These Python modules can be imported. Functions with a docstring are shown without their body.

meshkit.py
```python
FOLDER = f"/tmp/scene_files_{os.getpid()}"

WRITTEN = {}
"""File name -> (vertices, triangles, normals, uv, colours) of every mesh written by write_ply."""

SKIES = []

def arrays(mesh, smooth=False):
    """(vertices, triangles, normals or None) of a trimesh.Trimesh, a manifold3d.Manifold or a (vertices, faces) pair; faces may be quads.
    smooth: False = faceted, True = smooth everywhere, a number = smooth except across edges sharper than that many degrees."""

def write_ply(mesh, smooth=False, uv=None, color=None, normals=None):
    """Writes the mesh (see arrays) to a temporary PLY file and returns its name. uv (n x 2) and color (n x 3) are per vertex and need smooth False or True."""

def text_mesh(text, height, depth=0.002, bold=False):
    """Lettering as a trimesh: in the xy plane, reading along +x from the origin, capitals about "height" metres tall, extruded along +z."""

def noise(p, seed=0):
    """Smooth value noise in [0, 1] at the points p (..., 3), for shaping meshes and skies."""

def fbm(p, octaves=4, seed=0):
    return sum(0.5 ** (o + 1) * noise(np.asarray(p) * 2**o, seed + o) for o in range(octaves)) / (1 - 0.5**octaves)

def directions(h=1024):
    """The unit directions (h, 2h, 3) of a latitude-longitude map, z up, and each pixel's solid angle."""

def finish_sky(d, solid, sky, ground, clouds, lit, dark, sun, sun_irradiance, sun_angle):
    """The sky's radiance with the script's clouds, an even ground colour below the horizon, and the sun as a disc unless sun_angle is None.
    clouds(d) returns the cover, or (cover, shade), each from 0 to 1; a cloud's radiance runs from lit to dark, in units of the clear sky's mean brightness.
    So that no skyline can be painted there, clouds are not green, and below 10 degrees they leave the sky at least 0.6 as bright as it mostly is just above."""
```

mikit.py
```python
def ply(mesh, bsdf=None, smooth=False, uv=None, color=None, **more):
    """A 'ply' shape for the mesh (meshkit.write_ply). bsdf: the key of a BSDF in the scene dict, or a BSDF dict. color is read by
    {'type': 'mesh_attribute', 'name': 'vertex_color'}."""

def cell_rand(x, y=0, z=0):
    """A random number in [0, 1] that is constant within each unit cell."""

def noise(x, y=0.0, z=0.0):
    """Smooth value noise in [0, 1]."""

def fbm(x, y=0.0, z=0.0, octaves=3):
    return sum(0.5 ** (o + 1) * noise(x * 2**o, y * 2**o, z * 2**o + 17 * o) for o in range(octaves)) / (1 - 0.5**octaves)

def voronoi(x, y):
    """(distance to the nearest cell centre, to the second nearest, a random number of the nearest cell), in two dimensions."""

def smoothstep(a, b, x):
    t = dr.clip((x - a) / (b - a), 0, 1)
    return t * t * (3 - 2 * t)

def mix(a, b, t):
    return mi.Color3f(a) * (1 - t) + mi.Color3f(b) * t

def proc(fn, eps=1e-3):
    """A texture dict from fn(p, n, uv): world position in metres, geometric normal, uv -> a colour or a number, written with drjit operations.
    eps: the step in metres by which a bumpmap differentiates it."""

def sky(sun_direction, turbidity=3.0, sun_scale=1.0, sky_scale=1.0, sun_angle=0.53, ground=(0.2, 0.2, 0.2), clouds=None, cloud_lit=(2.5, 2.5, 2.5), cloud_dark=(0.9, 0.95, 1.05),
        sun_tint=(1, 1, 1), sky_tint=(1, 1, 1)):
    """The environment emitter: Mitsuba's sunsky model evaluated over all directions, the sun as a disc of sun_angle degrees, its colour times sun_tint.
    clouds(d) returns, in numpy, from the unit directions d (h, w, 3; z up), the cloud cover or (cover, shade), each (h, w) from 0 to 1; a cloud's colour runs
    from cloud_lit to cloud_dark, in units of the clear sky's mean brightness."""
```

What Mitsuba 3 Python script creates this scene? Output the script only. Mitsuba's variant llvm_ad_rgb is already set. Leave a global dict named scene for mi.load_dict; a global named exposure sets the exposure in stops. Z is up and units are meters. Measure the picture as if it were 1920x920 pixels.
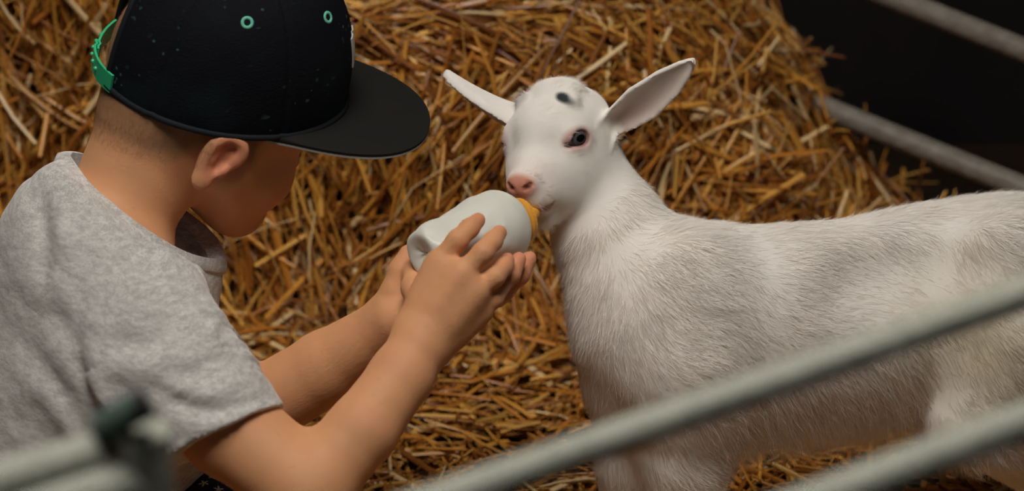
import math, random
import numpy as np, trimesh, mitsuba as mi, drjit as dr
import mikit, meshkit

T = mi.ScalarTransform4f
scene, labels = {}, {}

# ------------------------------------------------------------------ camera
PITCH = math.radians(24.0)                    # looking down into the pen
DIST = 2.24                                   # metres to the plane in focus (the kid's face)
PX = 0.00041                                  # metres per photo pixel in that plane
TARGET = np.array([0.0, 0.0, 0.37])
FWD = np.array([0.0, math.cos(PITCH), -math.sin(PITCH)])
UPV = np.array([0.0, math.sin(PITCH), math.cos(PITCH)])
RGT = np.array([1.0, 0.0, 0.0])
EYE = TARGET - DIST * FWD
FOV = 2 * math.degrees(math.atan(960 * PX / DIST))
scene['camera'] = {'type': 'thinlens', 'fov': FOV, 'fov_axis': 'x', 'aperture_radius': 0.0085, 'focus_distance': DIST + 0.05,
                   'near_clip': 0.05, 'far_clip': 100.0,
                   'to_world': T().look_at(origin=EYE.tolist(), target=TARGET.tolist(), up=[0, 0, 1])}
exposure = -0.14

# ------------------------------------------------------------------ light: overcast daylight from the open front, and a light panel added in the roof
scene['sky'] = mikit.sky([0.45, -0.55, 0.75], turbidity=8.0, sun_scale=0.0, sky_scale=0.17, sky_tint=(1.0, 0.98, 0.95), ground=(0.12, 0.10, 0.08))
PANEL_RADIANCE = 15.0  # strength of the glowing panel added out of view as the main light
PANEL_COL = (1.0, 0.95, 0.88)
ROOF_Z = 2.7


# ------------------------------------------------------------------ helpers
def P(px, py, w=0.0):
    """The point at a photo pixel, w metres behind the plane in focus."""
    d = DIST + w
    return EYE + d * (FWD + RGT * (px - 960) * PX / DIST + UPV * (460 - py) * PX / DIST)


def ground(px, py, z=0.0):
    d = FWD + RGT * (px - 960) * PX / DIST + UPV * (460 - py) * PX / DIST
    return EYE + d * (z - EYE[2]) / d[2]


def project(p):
    q = np.asarray(p, float) - EYE
    d = q @ FWD
    return np.stack([960 + (q @ RGT) / d * DIST / PX, 460 - (q @ UPV) / d * DIST / PX, d - DIST], -1)


def unit(v):
    v = np.asarray(v, float)
    return v / (np.linalg.norm(v, axis=-1, keepdims=True) + 1e-12)


def numbered(key):
    if key not in scene and key not in labels and not any(k.startswith(key + '__') for k in scene):
        return key
    n = 1
    while f'{key}_{n:03d}' in scene or f'{key}_{n:03d}' in labels or any(k.startswith(f'{key}_{n:03d}__') for k in scene):
        n += 1
    return f'{key}_{n:03d}'


def mat(name, d):
    scene[name] = d
    return name


def principled(col, rough=0.6, spec=0.4, **more):
    c = col if isinstance(col, dict) else {'type': 'rgb', 'value': list(col)}
    return {'type': 'twosided', 'b': {'type': 'principled', 'base_color': c, 'roughness': rough, 'specular': spec, **more}}


def bumped(inner, fn, scale, eps=5e-4):
    return {'type': 'bumpmap', 'tex': mikit.proc(fn, eps=eps), 'scale': scale, 'b': inner}


VCOL = {'type': 'mesh_attribute', 'name': 'vertex_color'}


def tidy(m):
    return m if isinstance(m, trimesh.Trimesh) else trimesh.Trimesh(*[np.asarray(a) for a in m], process=False)


def catmull(pts, n):
    """A smooth curve through the points (any number of columns), n samples."""
    p = np.asarray(pts, float)
    p = np.vstack([2 * p[0] - p[1], p, 2 * p[-1] - p[-2]])
    t = np.linspace(0, len(p) - 3 - 1e-9, n)
    i = t.astype(int)
    f = (t - i)[:, None]
    a, b, c, d = p[i], p[i + 1], p[i + 2], p[i + 3]
    return 0.5 * (2 * b + (c - a) * f + (2 * a - 5 * b + 4 * c - d) * f ** 2 + (3 * b - a - 3 * c + d) * f ** 3)


def frames(c, hint):
    t = unit(np.gradient(c, axis=0))
    a = unit(np.cross(t, np.broadcast_to(hint, c.shape)))
    return t, a, np.cross(a, t)


def tube_mesh(c, radii, sides=16, hint=(0.13, 0.2, 0.97), flat=1.0, caps=True):
    c = np.asarray(c, float)
    t, a, b = frames(c, hint)
    r = np.broadcast_to(radii, (len(c),))[:, None, None]
    ang = np.arange(sides) * 2 * np.pi / sides
    v = c[:, None] + r * (np.cos(ang)[None, :, None] * a[:, None] + flat * np.sin(ang)[None, :, None] * b[:, None])
    n = len(c)
    i, j = np.meshgrid(np.arange(n - 1), np.arange(sides), indexing='ij')
    q = np.stack([i * sides + j, i * sides + (j + 1) % sides, (i + 1) * sides + (j + 1) % sides, (i + 1) * sides + j], -1).reshape(-1, 4)
    v, f = v.reshape(-1, 3), np.vstack([q[:, [0, 1, 2]], q[:, [0, 2, 3]]])
    if caps:
        j = np.arange(sides)
        f = np.vstack([f, np.stack([np.full(sides, len(v)), (j + 1) % sides, j], 1), np.stack([np.full(sides, len(v) + 1), (n - 1) * sides + j, (n - 1) * sides + (j + 1) % sides], 1)])
        v = np.vstack([v, c[:1], c[-1:]])
    m = trimesh.Trimesh(v, f, process=False)
    if m.volume < 0:
        m.invert()
    return m


def grid_faces(nu, nv, wrap_v=False):
    """Faces of a grid of nu x nv vertices, index u * nv + v."""
    i, j = np.meshgrid(np.arange(nu - 1), np.arange(nv if wrap_v else nv - 1), indexing='ij')
    k = (j + 1) % nv
    q = np.stack([i * nv + j, i * nv + k, (i + 1) * nv + k, (i + 1) * nv + j], -1).reshape(-1, 4)
    return np.vstack([q[:, [0, 1, 2]], q[:, [0, 2, 3]]])


# a signed-distance field on a grid, and the mesh of its surface
class Field:
    def __init__(self, lo, hi, h, big=0.05):
        self.lo, self.h, self.big = np.asarray(lo, float), h, big
        n = np.ceil((np.asarray(hi) - self.lo) / h).astype(int) + 1
        self.ax = [(self.lo[k] + h * np.arange(n[k])).astype(np.float32) for k in range(3)]
        self.F = np.full(n, big, np.float32)

    def _box(self, lo, hi, pad):
        sl = []
        for k in range(3):
            a = max(0, int((lo[k] - pad - self.lo[k]) / self.h))
            b = min(len(self.ax[k]), int((hi[k] + pad - self.lo[k]) / self.h) + 2)
            if b <= a:
                return None
            sl.append(slice(a, b))
        return tuple(sl)

    def apply(self, fn, lo, hi, k=0.0, op='add', pad=None):
        sl = self._box(lo, hi, self.big if pad is None else pad)
        if sl is None:
            return
        X, Y, Z = self.ax[0][sl[0]][:, None, None], self.ax[1][sl[1]][None, :, None], self.ax[2][sl[2]][None, None, :]
        d = fn(X, Y, Z)
        A = self.F[sl]
        if op == 'add':
            r = np.minimum(A, d)
            if k > 0:
                r = r - np.maximum(k - np.abs(A - d), 0) ** 2 / (4 * k)
        else:
            d = -d
            r = np.maximum(A, d)
            if k > 0:
                r = r + np.maximum(k - np.abs(A - d), 0) ** 2 / (4 * k)
        self.F[sl] = r

    def cone(self, a, b, ra, rb, k=0.0, op='add'):
        a, b = np.asarray(a, float), np.asarray(b, float)
        ab, m = b - a, max(ra, rb)
        L = float(ab @ ab) + 1e-12

        def fn(X, Y, Z):
            x, y, z = X - a[0], Y - a[1], Z - a[2]
            t = np.clip((x * ab[0] + y * ab[1] + z * ab[2]) / L, 0, 1)
            return np.sqrt((x - t * ab[0]) ** 2 + (y - t * ab[1]) ** 2 + (z - t * ab[2]) ** 2) - (ra + (rb - ra) * t)
        self.apply(fn, np.minimum(a, b) - m, np.maximum(a, b) + m, k, op)

    def chain(self, pts, radii, k=0.0, op='add'):
        for i in range(len(pts) - 1):
            self.cone(pts[i], pts[i + 1], radii[i], radii[i + 1], k if i == 0 else max(k * 0.5, 0.004), op)

    def ell(self, c, r, R=None, k=0.0, op='add'):
        """R: rows are the ellipsoid's axes in world directions."""
        c, r = np.asarray(c, float), np.asarray(r, float)
        R = np.eye(3) if R is None else np.asarray(R, float)
        m = float(max(r))

        def fn(X, Y, Z):
            x, y, z = X - c[0], Y - c[1], Z - c[2]
            u = [R[i][0] * x + R[i][1] * y + R[i][2] * z for i in range(3)]
            k0 = np.sqrt(sum((u[i] / r[i]) ** 2 for i in range(3)))
            k1 = np.sqrt(sum((u[i] / r[i] ** 2) ** 2 for i in range(3))) + 1e-9
            return k0 * (k0 - 1) / k1
        self.apply(fn, c - m, c + m, k, op)

    def mesh(self, smooth=2):
        v, f = surface_nets(self.F, self.lo, self.h)
        m = trimesh.Trimesh(v, f, process=False)
        if smooth:
            m = taubin(m, smooth)
        return m


def surface_nets(F, lo, h):
    S = F < 0
    n = np.array(F.shape)
    cnt = np.zeros(n - 1, np.uint8)
    for a, b, c in np.ndindex(2, 2, 2):
        cnt += S[a:n[0] - 1 + a, b:n[1] - 1 + b, c:n[2] - 1 + c]
    I = np.argwhere((cnt > 0) & (cnt < 8))
    val = {o: F[I[:, 0] + o[0], I[:, 1] + o[1], I[:, 2] + o[2]].astype(float) for o in np.ndindex(2, 2, 2)}
    pos, num = np.zeros((len(I), 3)), np.zeros(len(I))
    for o in np.ndindex(2, 2, 2):
        for k in range(3):
            if o[k]:
                continue
            q = list(o)
            q[k] = 1
            a, b = val[o], val[tuple(q)]
            on = (a < 0) != (b < 0)
            t = np.where(on, a / np.where(on, a - b, 1), 0)
            p = np.tile(np.array(o, float), (len(I), 1))
            p[:, k] = t
            pos += p * on[:, None]
            num += on
    v = lo + h * (I + pos / num[:, None])
    idx = np.full(n - 1, -1, np.int32)
    idx[tuple(I.T)] = np.arange(len(I))
    faces = []
    for k in range(3):
        A, B = [slice(1, -1)] * 3, [slice(1, -1)] * 3
        A[k], B[k] = slice(0, n[k] - 1), slice(1, n[k])
        s0, s1 = S[tuple(A)], S[tuple(B)]
        E = np.argwhere(s0 != s1)
        flip = s0[tuple(E.T)]
        off = np.ones(3, int)
        off[k] = 0
        E = E + off
        i, j = [(1, 2), (2, 0), (0, 1)][k]
        e1, e2 = np.eye(3, dtype=int)[i], np.eye(3, dtype=int)[j]
        q = np.stack([idx[tuple((E - d).T)] for d in (0 * e1, e1, e1 + e2, e2)], 1)
        q[~flip] = q[~flip][:, ::-1]
        faces.append(q)
    q = np.vstack(faces)
    q = q[(q >= 0).all(1)]
    return v, np.vstack([q[:, [0, 1, 2]], q[:, [0, 2, 3]]])


def neighbours(m):
    import scipy.sparse as sp
    e = m.edges_unique
    n = len(m.vertices)
    A = sp.coo_matrix((np.ones(2 * len(e)), (np.r_[e[:, 0], e[:, 1]], np.r_[e[:, 1], e[:, 0]])), shape=(n, n)).tocsr()
    return sp.diags(1 / np.maximum(np.asarray(A.sum(1)).ravel(), 1)) @ A


def taubin(m, it=4, lam=0.5, mu=-0.53):
    W, v = neighbours(m), np.array(m.vertices)
    for _ in range(it):
        v = v + lam * (W @ v - v)
        v = v + mu * (W @ v - v)
    return trimesh.Trimesh(v, m.faces, process=False)


def vnormals(m):
    return meshkit.arrays(m, True)[2]


def ply_n(mesh, normals, bsdf, color=None):
    """A smooth mesh with normals of its own (hair takes the normals of the skin under it)."""
    path = meshkit.write_ply(mesh, False, None, color, normals)
    return {'type': 'ply', 'filename': path, 'face_normals': False, 'bsdf': {'type': 'ref', 'id': bsdf}}


def strands(root, nrm, dirs, length, width, seed, bend=0.5, segs=2, kink=0.15):
    """Thin two-sided ribbons (hair): root points, skin normals, growth directions, lengths and widths per strand."""
    g = np.random.default_rng(seed)
    n = len(root)
    side = unit(np.cross(dirs, nrm + 0.35 * g.normal(size=(n, 3))))
    pts, ws = [], []
    for s in range(segs + 1):
        t = s / segs
        p = root + dirs * (length * t)[:, None] + nrm * (-bend * length * t * t * 0.5)[:, None] + side * (kink * length * t * t * g.normal(size=n))[:, None]
        pts.append(p)
        ws.append(width * (1 - 0.85 * t))
    V = np.stack([np.stack([p - side * w[:, None] / 2, p + side * w[:, None] / 2], 1) for p, w in zip(pts, ws)], 1)      # n, segs+1, 2, 3
    base = np.arange(n)[:, None] * (segs + 1) * 2
    F = []
    for s in range(segs):
        a = base + 2 * s
        F += [np.hstack([a, a + 1, a + 3]), np.hstack([a, a + 3, a + 2])]
    return V.reshape(-1, 3), np.vstack(F), np.repeat(nrm, (segs + 1) * 2, 0)

# ------------------------------------------------------------------ the setting: barn shell
def struct(key, shape, label=None, **more):
    scene[key] = shape
    labels[key] = {'kind': 'structure', **({'label': label} if label else {}), **more}


def slab(lo, hi):
    lo, hi = np.asarray(lo, float), np.asarray(hi, float)
    m = trimesh.creation.box(hi - lo)
    m.apply_translation((lo + hi) / 2)
    return m


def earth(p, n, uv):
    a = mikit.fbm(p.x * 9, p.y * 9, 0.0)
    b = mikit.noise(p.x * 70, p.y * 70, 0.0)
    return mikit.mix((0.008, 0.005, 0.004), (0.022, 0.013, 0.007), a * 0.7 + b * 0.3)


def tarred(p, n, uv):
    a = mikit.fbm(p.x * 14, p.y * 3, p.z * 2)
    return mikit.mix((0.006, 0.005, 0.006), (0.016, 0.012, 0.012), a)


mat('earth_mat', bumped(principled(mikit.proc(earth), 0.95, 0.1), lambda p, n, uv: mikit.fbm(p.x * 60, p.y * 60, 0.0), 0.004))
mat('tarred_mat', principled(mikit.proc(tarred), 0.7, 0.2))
mat('roof_mat', principled((0.10, 0.085, 0.07), 0.8, 0.2))
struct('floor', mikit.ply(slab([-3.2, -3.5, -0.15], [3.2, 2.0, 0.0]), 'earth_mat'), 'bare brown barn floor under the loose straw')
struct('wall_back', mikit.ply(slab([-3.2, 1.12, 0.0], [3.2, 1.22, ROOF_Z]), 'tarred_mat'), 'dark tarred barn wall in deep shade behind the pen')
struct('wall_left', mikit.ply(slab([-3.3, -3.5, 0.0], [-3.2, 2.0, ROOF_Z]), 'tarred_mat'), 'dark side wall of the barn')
SK = dict(x=(-0.70, 0.40), y=(-1.45, -0.30))
roof = [slab([-3.3, -3.5, ROOF_Z], [SK['x'][0], 2.0, ROOF_Z + .06]), slab([SK['x'][1], -3.5, ROOF_Z], [3.2, 2.0, ROOF_Z + .06]),
        slab([SK['x'][0], SK['y'][1], ROOF_Z], [SK['x'][1], 2.0, ROOF_Z + .06]), slab([SK['x'][0], -3.5, ROOF_Z], [SK['x'][1], SK['y'][0], ROOF_Z + .06])]
struct('ceiling', mikit.ply(trimesh.util.concatenate(roof), 'roof_mat'), 'barn roof with an opening for the added light panel')
sk = trimesh.Trimesh(np.array([[SK['x'][i], SK['y'][j], ROOF_Z + 0.03] for i, j in ((0, 0), (1, 0), (1, 1), (0, 1))]), [[0, 2, 1], [0, 3, 2]], process=False)
struct('added_light_panel_1', mikit.ply(sk, 'roof_mat', emitter={'type': 'area', 'radiance': {'type': 'rgb', 'value': [PANEL_RADIANCE * c for c in PANEL_COL]}}), 'added glowing panel in the barn roof, out of view')

# ------------------------------------------------------------------ straw
STRAW_PAL = np.array([[0.60, 0.270, 0.042], [0.47, 0.175, 0.023], [0.72, 0.385, 0.080], [0.33, 0.108, 0.015], [0.86, 0.62, 0.31], [0.22, 0.07, 0.012]])
STRAW_W = np.array([0.26, 0.23, 0.20, 0.15, 0.09, 0.07])
mat('straw_mat', principled(VCOL, 0.34, 0.6))


def straw_set(c, d, nrm, length, width, seed, flat=None, curl=0.25, segs=4, sides=5):
    """Straws as bent, partly flattened stalks, returned per straw: vertices (n, k, 3), faces of one, colours (n, k, 3)."""
    g = np.random.default_rng(seed)
    n = len(c)
    flat = g.uniform(0.14, 0.7, n) if flat is None else flat
    side = unit(np.cross(d, nrm))
    up = unit(np.cross(side, d))
    b1, b2 = g.normal(size=n) * curl * 0.8, np.abs(g.normal(size=n)) * curl * 0.7
    kink = g.uniform(0.25, 0.75, n)
    ka = np.where(g.random(n) < 0.3, g.normal(size=n) * 0.5, 0)
    roll = g.normal(size=n) * 0.7
    ang = np.arange(sides) * 2 * np.pi / sides
    col = STRAW_PAL[g.choice(len(STRAW_PAL), n, p=STRAW_W / STRAW_W.sum())] * g.uniform(0.75, 1.25, (n, 1))
    tone2 = g.uniform(0.7, 1.25, n)
    V, C = [], []
    for s in range(segs + 1):
        t = s / segs
        x = (t - 0.5) * length
        off = side * ((b1 * (t - 0.5) ** 2 + ka * np.maximum(t - kink, 0)) * length)[:, None] - up * (b2 * (t - 0.5) ** 2 * length)[:, None]
        r = width / 2 * (1.0 if 0 < s < segs else 0.8)
        ca, sa = np.cos(ang), np.sin(ang)
        e1 = side * np.cos(roll)[:, None] + up * np.sin(roll)[:, None]
        e2 = -side * np.sin(roll)[:, None] + up * np.cos(roll)[:, None]
        ctr = c + d * x[:, None] + off
        V.append(ctr[:, None] + r[:, None, None] * (ca[None, :, None] * e1[:, None] + (sa[None, :] * flat[:, None])[..., None] * e2[:, None]))
        sh = (1 + (tone2 - 1) * t)[:, None] * np.where(np.abs(t - kink) < 0.13, 0.82, 1.0)[:, None]
        C.append(np.repeat((col * sh)[:, None], sides, 1))
    V, C = np.concatenate(V, 1), np.concatenate(C, 1)
    return V, grid_faces(segs + 1, sides, True), C


def joined(V, F, C):
    n, k = V.shape[:2]
    return (V.reshape(-1, 3), (F[None] + (np.arange(n) * k)[:, None, None]).reshape(-1, 3)), C.reshape(-1, 3)


def add_straws(holder, V, F, C, top, mass_name, mass_label):
    """The straws numbered in top become parts of their own; the rest are one mass."""
    for i in top:
        scene[numbered_fast(holder + '__straw')] = mikit.ply((V[i], F), 'straw_mat', smooth=True, color=np.clip(C[i], 0, 1))
    rest = np.setdiff1d(np.arange(len(V)), top)
    m, c = joined(V[rest], F, C[rest])
    scene[f'{holder}__{mass_name}'] = mikit.ply(m, 'straw_mat', smooth=True, color=np.clip(c, 0, 1))
    labels[f'{holder}__{mass_name}'] = {'kind': 'stuff', 'label': mass_label}


COUNTS = {}


def numbered_fast(key):
    n = COUNTS.get(key, 0)
    COUNTS[key] = n + 1
    return key if n == 0 else f'{key}_{n:03d}'


def in_frame(p, pad=40):
    q = project(p)
    return (q[:, 0] > -pad) & (q[:, 0] < 1920 + pad) & (q[:, 1] > -pad) & (q[:, 1] < 920 + pad)


# the bale: a lumpy mound, profile (back, height) swept along x and broken down at its right end
BALE_Y = ground(1000, 640)[1] - 0.01
def bale_surface(x, s):
    """x along the bale, s from 0 (foot of the face) over the top to 1 (back): point and outward normal by differences."""
    prof_s = np.array([0.0, 0.10, 0.22, 0.36, 0.46, 0.56, 0.72, 1.0])
    py = np.array([-0.05, 0.00, 0.03, 0.045, 0.075, 0.13, 0.25, 0.38])
    pz = np.array([-0.01, 0.055, 0.145, 0.235, 0.290, 0.325, 0.355, 0.36])
    y, z = np.interp(s, prof_s, py), np.interp(s, prof_s, pz)
    fall = np.clip((x - 0.07) / 0.32, 0, 1)                # the right end has slumped
    z = z * (1 - 0.98 * fall ** 1.6)
    y = y + 0.10 * fall * (1 - s) + 0.05 * np.sin(x * 7) * (0.3 + s)
    left = np.clip((-x - 0.12) / 0.25, 0, 1)
    z = z * (1 + 0.65 * left * left * (3 - 2 * left))            # stacked higher behind the boy
    y = y + 0.10 * left
    return np.stack([x, BALE_Y + y, z], -1)


def bale_points(x, s):
    p = bale_surface(x, s)
    a = bale_surface(x + 0.01, s) - bale_surface(x - 0.01, s)
    b = bale_surface(x, s + 0.02) - bale_surface(x, s - 0.02)
    n = unit(np.cross(a, b))
    lump = (meshkit.fbm(p * 9.0, 3, 5) - 0.5) * 0.075 + (meshkit.fbm(p * 26.0, 2, 9) - 0.5) * 0.03
    return p + n * lump[..., None], n, unit(a), unit(b)


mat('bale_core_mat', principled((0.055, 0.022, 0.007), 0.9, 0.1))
nx, ns = 160, 60
gx, gs = np.meshgrid(np.linspace(-1.0, 0.47, nx), np.linspace(0, 1, ns), indexing='ij')
cp, cn, _, _ = bale_points(gx, gs)
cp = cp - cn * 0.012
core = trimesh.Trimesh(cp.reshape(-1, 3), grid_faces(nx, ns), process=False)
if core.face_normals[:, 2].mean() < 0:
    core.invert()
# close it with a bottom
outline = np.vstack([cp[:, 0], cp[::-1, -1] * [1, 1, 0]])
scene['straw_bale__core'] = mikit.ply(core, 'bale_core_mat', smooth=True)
labels['straw_bale'] = {'label': 'loose golden straw bale heaped behind the boy and the white kid goat', 'category': 'straw bale'}

g = np.random.default_rng(11)
NB = 13500
bx, bs = g.uniform(-0.80, 0.47, NB), g.uniform(0.0, 0.92, NB)
bp, bn, ba, bb = bale_points(bx, bs)
depth = g.random(NB) ** 1.5
bp = bp + bn * (0.016 - 0.036 * depth)[:, None]
# lie of the straw: hanging down the face, combed along on top and round the right end
flow = meshkit.fbm(bp * 8.0, 2, 21) - 0.5
theta = np.where(bs < 0.40, np.pi / 2, 0.15) + flow * 3.0 + g.normal(size=NB) * np.where(bx > 0.15, 0.85, np.where(bs < 0.40, 0.46, 0.32)) + np.where(bx > 0.06, -0.55, 0)
bd = unit(np.cos(theta)[:, None] * ba + np.sin(theta)[:, None] * bb + bn * (g.normal(size=NB) * np.where(g.random(NB) < 0.10 + 0.15 * (bx > 0.2), 0.42, 0.16))[:, None])
bl = 0.035 + 0.125 * g.random(NB) ** 1.3 * np.where(g.random(NB) < 0.12, 1.6, 1)
bw = 0.0018 + 0.0056 * g.random(NB) ** 1.7 + np.where(g.random(NB) < 0.05, 0.003, 0)
bV, bF, bC = straw_set(bp, bd, bn, bl, bw, 12)
# a few stalks that stand out, laid on the surface where they are seen
sp = project(cp.reshape(-1, 3))


def on_bale(px, py, lift):
    d = np.hypot(sp[:, 0] - px, sp[:, 1] - py)
    near = np.where(d < 30)[0]
    return cp.reshape(-1, 3)[near[np.argmin(sp[near, 2])] if len(near) else np.argmin(d)] + cn.reshape(-1, 3)[0] * 0 + np.array([0, -0.92, 0.38]) * lift


STALKS = [((1252, 190), (1292, 400), 0.0055, 4), ((678, 295), (676, 372), 0.0050, 4), ((1205, 60), (1240, 150), 0.0070, 4), ((1075, 35), (1105, 58), 0.0060, 4), ((750, 35), (840, 90), 0.0050, 2), ((700, 10), (740, 110), 0.0048, 0),
          ((830, 10), (810, 70), 0.0045, 0), ((20, 220), (65, 290), 0.0055, 4), ((770, 330), (800, 420), 0.0050, 2), ((745, 330), (790, 400), 0.0045, 0), ((1440, 250), (1560, 300), 0.0045, 0), ((1215, 270), (1225, 340), 0.0042, 0),
          ((820, 150), (790, 230), 0.0050, 2), ((640, 430), (655, 400), 0.0075, 4), ((1100, 120), (1150, 118), 0.0060, 4), ((960, 110), (890, 175), 0.0045, 2), ((1300, 200), (1340, 250), 0.0042, 2)]
sa = np.array([on_bale(*a, 0.022) for a, b, w, k in STALKS])
sb = np.array([on_bale(*b, 0.022) for a, b, w, k in STALKS])
sV, _, sC = straw_set((sa + sb) / 2, unit(sb - sa), np.tile([0, -0.9, 0.42], (len(sa), 1)), np.linalg.norm(sb - sa, axis=1) * 1.05, np.array([w for _, _, w, _ in STALKS]), 14, flat=np.full(len(sa), 0.5), curl=0.08)
sC = STRAW_PAL[[k for *_, k in STALKS]][:, None] * (sC / sC.mean((1, 2), keepdims=True)).mean(-1, keepdims=True)
bV, bC = np.concatenate([bV, sV]), np.concatenate([bC, sC])
vis = in_frame(bp)
score = np.r_[np.where(vis & (depth < 0.25), bl * bw, 0), np.full(len(sa), 9.0)]
add_straws('straw_bale', bV, bF, bC, np.argsort(-score)[:300], 'straw_mass', 'tangled golden straw packed into the bale')

# straw litter on the floor
NF = 14000
fx, fy = g.uniform(-0.75, 0.85, NF), g.uniform(-0.62, BALE_Y + 0.10, NF)
fd0 = g.random(NF) ** 1.4
fz = 0.004 + 0.035 * (1 - fd0) * meshkit.fbm(np.stack([fx * 7, fy * 7, fx * 0], -1), 2, 3) * 1.6
fp = np.stack([fx, fy, fz], -1)
th = g.uniform(0, 2 * np.pi, NF) * 0.5 + meshkit.fbm(fp * 8, 2, 8) * 4 - 1.0
fdir = unit(np.stack([np.cos(th), np.sin(th) * 0.8, g.normal(size=NF) * 0.14], -1))
fl, fw = g.uniform(0.03, 0.11, NF), 0.0018 + 0.0056 * g.random(NF) ** 1.7
fn_ = unit(np.stack([g.normal(size=NF) * .1, g.normal(size=NF) * .1, np.ones(NF)], -1))
fV, fF, fC = straw_set(fp, fdir, fn_, fl, fw, 13)
lift = np.maximum(0, 0.0005 - fV[..., 2].min(1))
fV[..., 2] += lift[:, None]
vis = in_frame(fp)
score = np.where(vis & (fd0 < 0.3), fl * fw, 0)
add_straws('floor', fV, fF, fC, np.argsort(-score)[:300], 'straw_litter', 'loose straw strewn thick over the barn floor')

# ------------------------------------------------------------------ the white kid goat
def view(r, u, t):
    """A direction given as right, up and towards the camera, in world axes."""
    return r * RGT + u * UPV - t * FWD


HF = unit(view(-0.43, -0.32, 0.85))                  # where the muzzle points
HL = unit(view(0.89, 0.0, 0.46)); HL = unit(HL - HF * (HL @ HF))
HU = np.cross(HF, HL)
HR = np.stack([HL, HU, HF])
HC = P(1056, 245, 0.062)


def hd(x, y, z):
    return HC + 0.001 * (x * HL + y * HU + z * HF)


def hloc(p):
    return (np.asarray(p) - HC) @ HR.T * 1000


GL = unit(P(1850, 480, 0.15) - P(1240, 520, 0.07))   # along the spine, towards the tail
GL = unit(GL * [1, 1, 0.25])
GS = unit(np.cross(GL, [0, 0, 1]))                   # towards the camera's side
GV = np.cross(GS, GL)
GR = np.stack([GL, GS, GV])
DOWN = np.array([0, 0, -1.0])


def leg_points(top, spec):
    """spec: (drop, along the spine, outwards) steps from the top of the leg."""
    return [top + DOWN * d + GL * a + GS * o for d, a, o in spec]


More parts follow.
